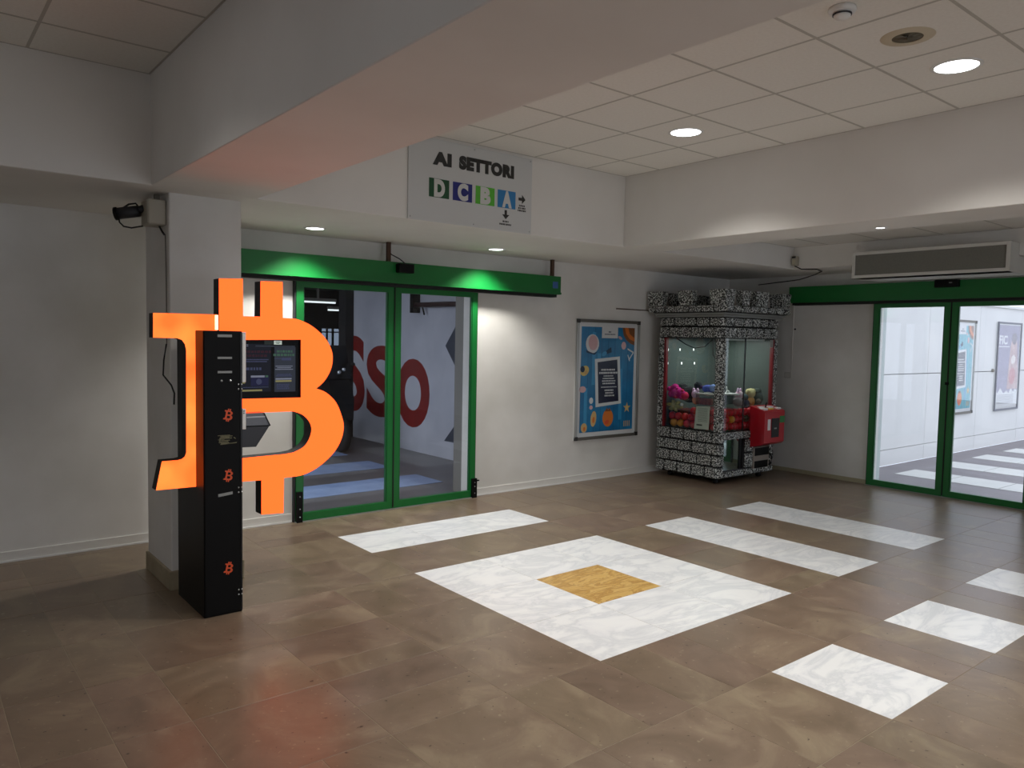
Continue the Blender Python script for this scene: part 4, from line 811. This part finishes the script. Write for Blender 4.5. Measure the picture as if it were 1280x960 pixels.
def fic_poster(fr, w, h):
    t = thing('poster', 'framed purple FIC poster on the yard wall at the right edge of the photo', 'poster', fr[0])
    MB().rect(fr, 0, w, 0, h, .001, PW, .012).build('backing', t); FRG = mat('frame_grey', (112, 114, 122), .5)
    for (a, b, c, d) in ((0, w, 0, .03), (0, w, h - .03, h), (0, .03, .03, h - .03), (w - .03, w, .03, h - .03)): MB().rect(fr, a, b, c, d, .013, FRG, .02).build('frame_rail', t)
    PUR = mat('poster_purple', (118, 110, 146), .4, noise=(4, (96, 88, 124), .8)); FIG = mat('poster_figure', (190, 160, 156), .5, noise=(6, (150, 110, 120), .9)); REDF = mat('poster_rose', (176, 96, 104), .5); HAIR = mat('poster_hair', (92, 78, 96), .5)
    mb = MB(); e = .05; P = lambda u, v: (e + (w - 2 * e) * u, e + (h - 2 * e) * v); o = .0136
    mb.poly(fr, [P(0, 0), P(1, 0), P(1, 1), P(0, 1)], o, PUR); o += .0014
    mb.poly(fr, [P(0, 0), P(1, 0), P(1, .19), P(.9, .22), P(.82, .18), P(.7, .23), P(.6, .17), P(.5, .2), P(.36, .17), P(.2, .24), P(.1, .18), P(0, .2)], o, PW)
    mb.poly(fr, [P(.5, .22), P(.55, .55), P(.6, .78), P(.74, .88), P(.88, .80), P(.95, .55), P(1, .4), P(1, .22)], o, FIG); ell(mb, fr, *P(.75, .84), w * .1, h * .07, 0, o + .0014, HAIR); ell(mb, fr, *P(.74, .58), w * .1, h * .05, .2, o + .0014, mat('poster_pale', (216, 206, 200), .5)); ell(mb, fr, *P(.72, .38), w * .13, h * .1, 0, o + .0014, REDF)
    for k in range(6): dashes(mb, fr, P(.45, 0)[0], P(0, .15 - .02 * k)[1], w * .7, .011, 0, mat('poster_grey_ink', (150, 150, 160), .5), o + .0014)
    mb.rect(fr, *[P(.03, 0)[0], P(.55, 0)[0]], P(0, .735)[1], P(0, .745)[1], o, PW); mb.build('print', t)
    MB().rect(fr, .03, w - .03, .03, h - .03, .027, COVER, .004).build('cover_pane', t)
    lay(text_raw('FIC', .03), 'lettering', fr, (P(.05, 0)[0], P(.42, 0)[0], P(0, .765)[1], P(0, .875)[1]), o, .002, PW, t)
MB().rect(frameA(12.37, YW - .001, .60), .03, 1.01, .03, 1.44, .026, COVER, .004).build('cover_pane', y1)
fic_poster(frameA(14.33, YW - .001, .585), 1.08, 1.50)
tag(MB().ball((14.22, YW - .012, 1.27), .03, GREY).build('wall_peg', None, (14.22, YW - .02, 1.27)), 'small grey knob on the yard wall left of the purple poster', 'wall peg')

# ------------------------------------------------------------------ covered passage behind the left door
PASG = mat('passage_stone', (96, 94, 96), .35, noise=(3, (78, 76, 80), .8)); PWL = mat('passage_wall', (196, 198, 206), .7, noise=(2, (176, 178, 188), .8)); DKW = mat('garage_dark', (34, 34, 36), .8)
pas = struct('floor_passage', MB().box(-6, 12, YA + .2, 20, -.2, -.004, PASG).box(2.70, 4.655, YA, YA + .2, -.2, -.004, PASG), 'grey passage floor with pale slabs behind the left door')
PSL = mat('passage_pale_slab', (138, 160, 198), .35, noise=(3, (112, 134, 174), .8))  # blue daylight on the white slabs is put into their colour
for y0 in (7.2, 8.38, 9.56, 10.74):
    for k in range(5):
        o = MB().box(-.3, .3, -.29, .29, -.004, 0, PSL).build('pale_slab', pas, (0, 0, 0)); o.location = (2.15 + .6 * k, y0 + .29, 0)
XW = 5.80
wp = struct('wall_passage', MB().box(XW, XW + .2, YA + .2, 11.25, 0, 2.75, PWL), 'white passage wall with big red SSO letters behind the left door')
FW = frameX(XW, 0, 0); REDL = mat('red_wall_paint', (132, 22, 20), .6, noise=(4, (112, 18, 18), .7))
lay(text_raw('S', .03), 'painted_letter', FW, (-11.62, -10.86, .42, 1.64), .0, .003, REDL, wp); lay(text_raw('S', .03), 'painted_letter', FW, (-10.80, -9.92, .40, 1.50), 0, .003, REDL, wp); lay(text_raw('O', .055), 'painted_letter', FW, (-9.86, -8.975, .34, 1.33), 0, .003, REDL, wp)
mb = MB(); SLT = mat('slate_arrow_paint', (58, 64, 78), .6); mb.poly(FW, [(-8.60, 1.53), (-8.0, 2.2), (-7.5, 2.2), (-8.1, 1.53), (-7.5, .86), (-8.0, .86)], 0, SLT, .002); mb.poly(FW, [(-8.60, .24), (-7.9, .24), (-7.9, .9)], 0, SLT, .002); mb.build('painted_arrow', wp)
struct('wall_garage', MB().box(5.66, XW + .2, 11.25, 11.5, 0, 2.75, DKW).box(11, 11.2, 11.7, 20, 0, 2.75, DKW).box(-6, 8.4, 18, 18.2, 0, 2.75, DKW).box(9.12, 11.2, 18, 18.2, 0, 2.75, DKW).box(8.4, 9.12, 18, 18.2, 0, 1.18, DKW).box(8.4, 9.12, 18, 18.2, 1.80, 2.75, DKW).box(-2, 4.0, 11.7, 11.9, 0, 2.75, DKW), 'dark garage walls beyond the passage')
struct('ceiling_passage', MB().box(3.4, 12, YA + .2, 11.25, 2.75, 2.9, mat('passage_roof', (104, 104, 108), .8)).box(-2, 12, 11.25, 18.2, 2.75, 2.9, mat('passage_roof', (104, 104, 108), .8)), 'low roof over the passage')
gw = struct('window_1', MB().box(8.545, 8.575, 18.02, 18.08, 1.18, 1.8, DKW).box(8.70, 8.74, 18.02, 18.08, 1.18, 1.8, DKW).box(8.94, 8.975, 18.02, 18.08, 1.18, 1.8, DKW).box(8.4, 9.12, 18.02, 18.08, 1.70, 1.73, DKW), 'small bright barred garage window far behind the left door')
MB().box(8.4, 9.12, 18.1, 18.11, 1.18, 1.8, glass('garage_glass', (.36, .39, .42))).build('glass_pane', gw)
for (x, y, z, l, lb) in ((7.0, 15.2, 2.35, .8, 'long tube lamp under the garage roof, farther left'), (8.3, 16.5, 2.24, .9, 'long tube lamp under the garage roof nearer the white wall')):
    t = thing('tube_lamp', lb, 'light', (x, y, z)); MB().box(x - l / 2, x + l / 2, y - .06, y + .06, z, z + .06, GREY).build('housing', t); MB().tube([(x - l / 2, y, z - .02), (x + l / 2, y, z - .02)], .018, mat('dim_tube', (235, 240, 240), .5, emit=(.9, 1, 1, 1), estr=1.0), 8).build('tube', t)
    MB().box(x - .02, x + .02, y - .02, y + .02, z + .06, 2.75, GREY).build('stem', t)
t = thing('pipe_bracket', 'dark brown pipe on a bracket high on the white passage wall', 'pipe', (5.7, 8.9, 2.1))
MB().tube([(5.72, 9.28, 2.09), (5.72, 8.9, 2.085), (5.72, 8.2, 2.08), (5.72, 7.2, 2.08)], .035, mat('brown_pipe', (56, 34, 34), .5)).build('pipe', t); MB().box(5.68, XW - .001, 9.25, 9.33, 1.98, 2.28, BLACK).build('bracket', t); MB().tube([(5.74, 9.1, 2.07), (5.75, 9.06, 1.95)], .012, BLACK).build('hose', t)
struct('trim_2', MB().box(4.655, 4.71, YA + .2, YA + .35, 0, 2.3, mat('jamb_grey', (122, 120, 114), .7)), 'pale outer jamb beside the left door')
# parked scooter, dark, in the garage gap
t = thing('motor_scooter', 'dark parked motor scooter with a tall windshield behind the left door', 'scooter', (4.9, 10.2, 0))
SC = mat('scooter_black', (18, 18, 20), .25)
for y in (9.85, 10.95): MB().lathe((4.9, y, .24), [(.10, -.05), (.20, -.055), (.24, -.03), (.24, .03), (.20, .055), (.10, .05)], BLACKM, 20, 'x').build('wheel', t)
MB().prism([(9.80, .45), (9.78, .75), (9.95, 1.05), (10.15, 1.0), (10.2, .55), (10.5, .42), (10.9, .5), (11.1, .75), (11.05, .85), (10.35, .78), (10.2, .35), (10.6, .25), (10.0, .28)], 'x', 4.74, 5.06, SC).build('body', t)
MB().prism([(10.35, .79), (11.05, .86), (11.0, .92), (10.4, .86)], 'x', 4.76, 5.04, BLACKM).build('seat', t)
MB().prism([(9.92, 1.03), (9.95, 1.03), (10.12, 1.5), (10.09, 1.5)], 'x', 4.72, 5.08, mat('tinted_shield', (22, 24, 28), .1)).build('windshield', t)
MB().tube([(4.6, 10.15, 1.08), (4.75, 10.05, 1.07), (5.05, 10.05, 1.07), (5.2, 10.15, 1.08)], .018, BLACK).build('handlebar', t)
for x in (4.62, 5.18): MB().tube([(x, 10.08, 1.09), (x, 10.06, 1.2)], .008, BLACK).build('mirror_stem', t); MB().ball((x, 10.06, 1.23), .035, DARK, 12, 8, (1, .3, .7)).build('mirror', t)
for x, z in ((4.97, 1.16), (4.90, 1.12)): MB().ball((x, 9.93, z), .028, mat('headlamp_glass', (210, 214, 218), .1, .6), 12, 8).build('headlamp', t)
MB().tube([(4.82, 9.98, .5), (4.82, 9.86, .25)], .025, STEEL).build('fork', t); MB().tube([(4.98, 9.98, .5), (4.98, 9.86, .25)], .025, STEEL).build('fork', t)
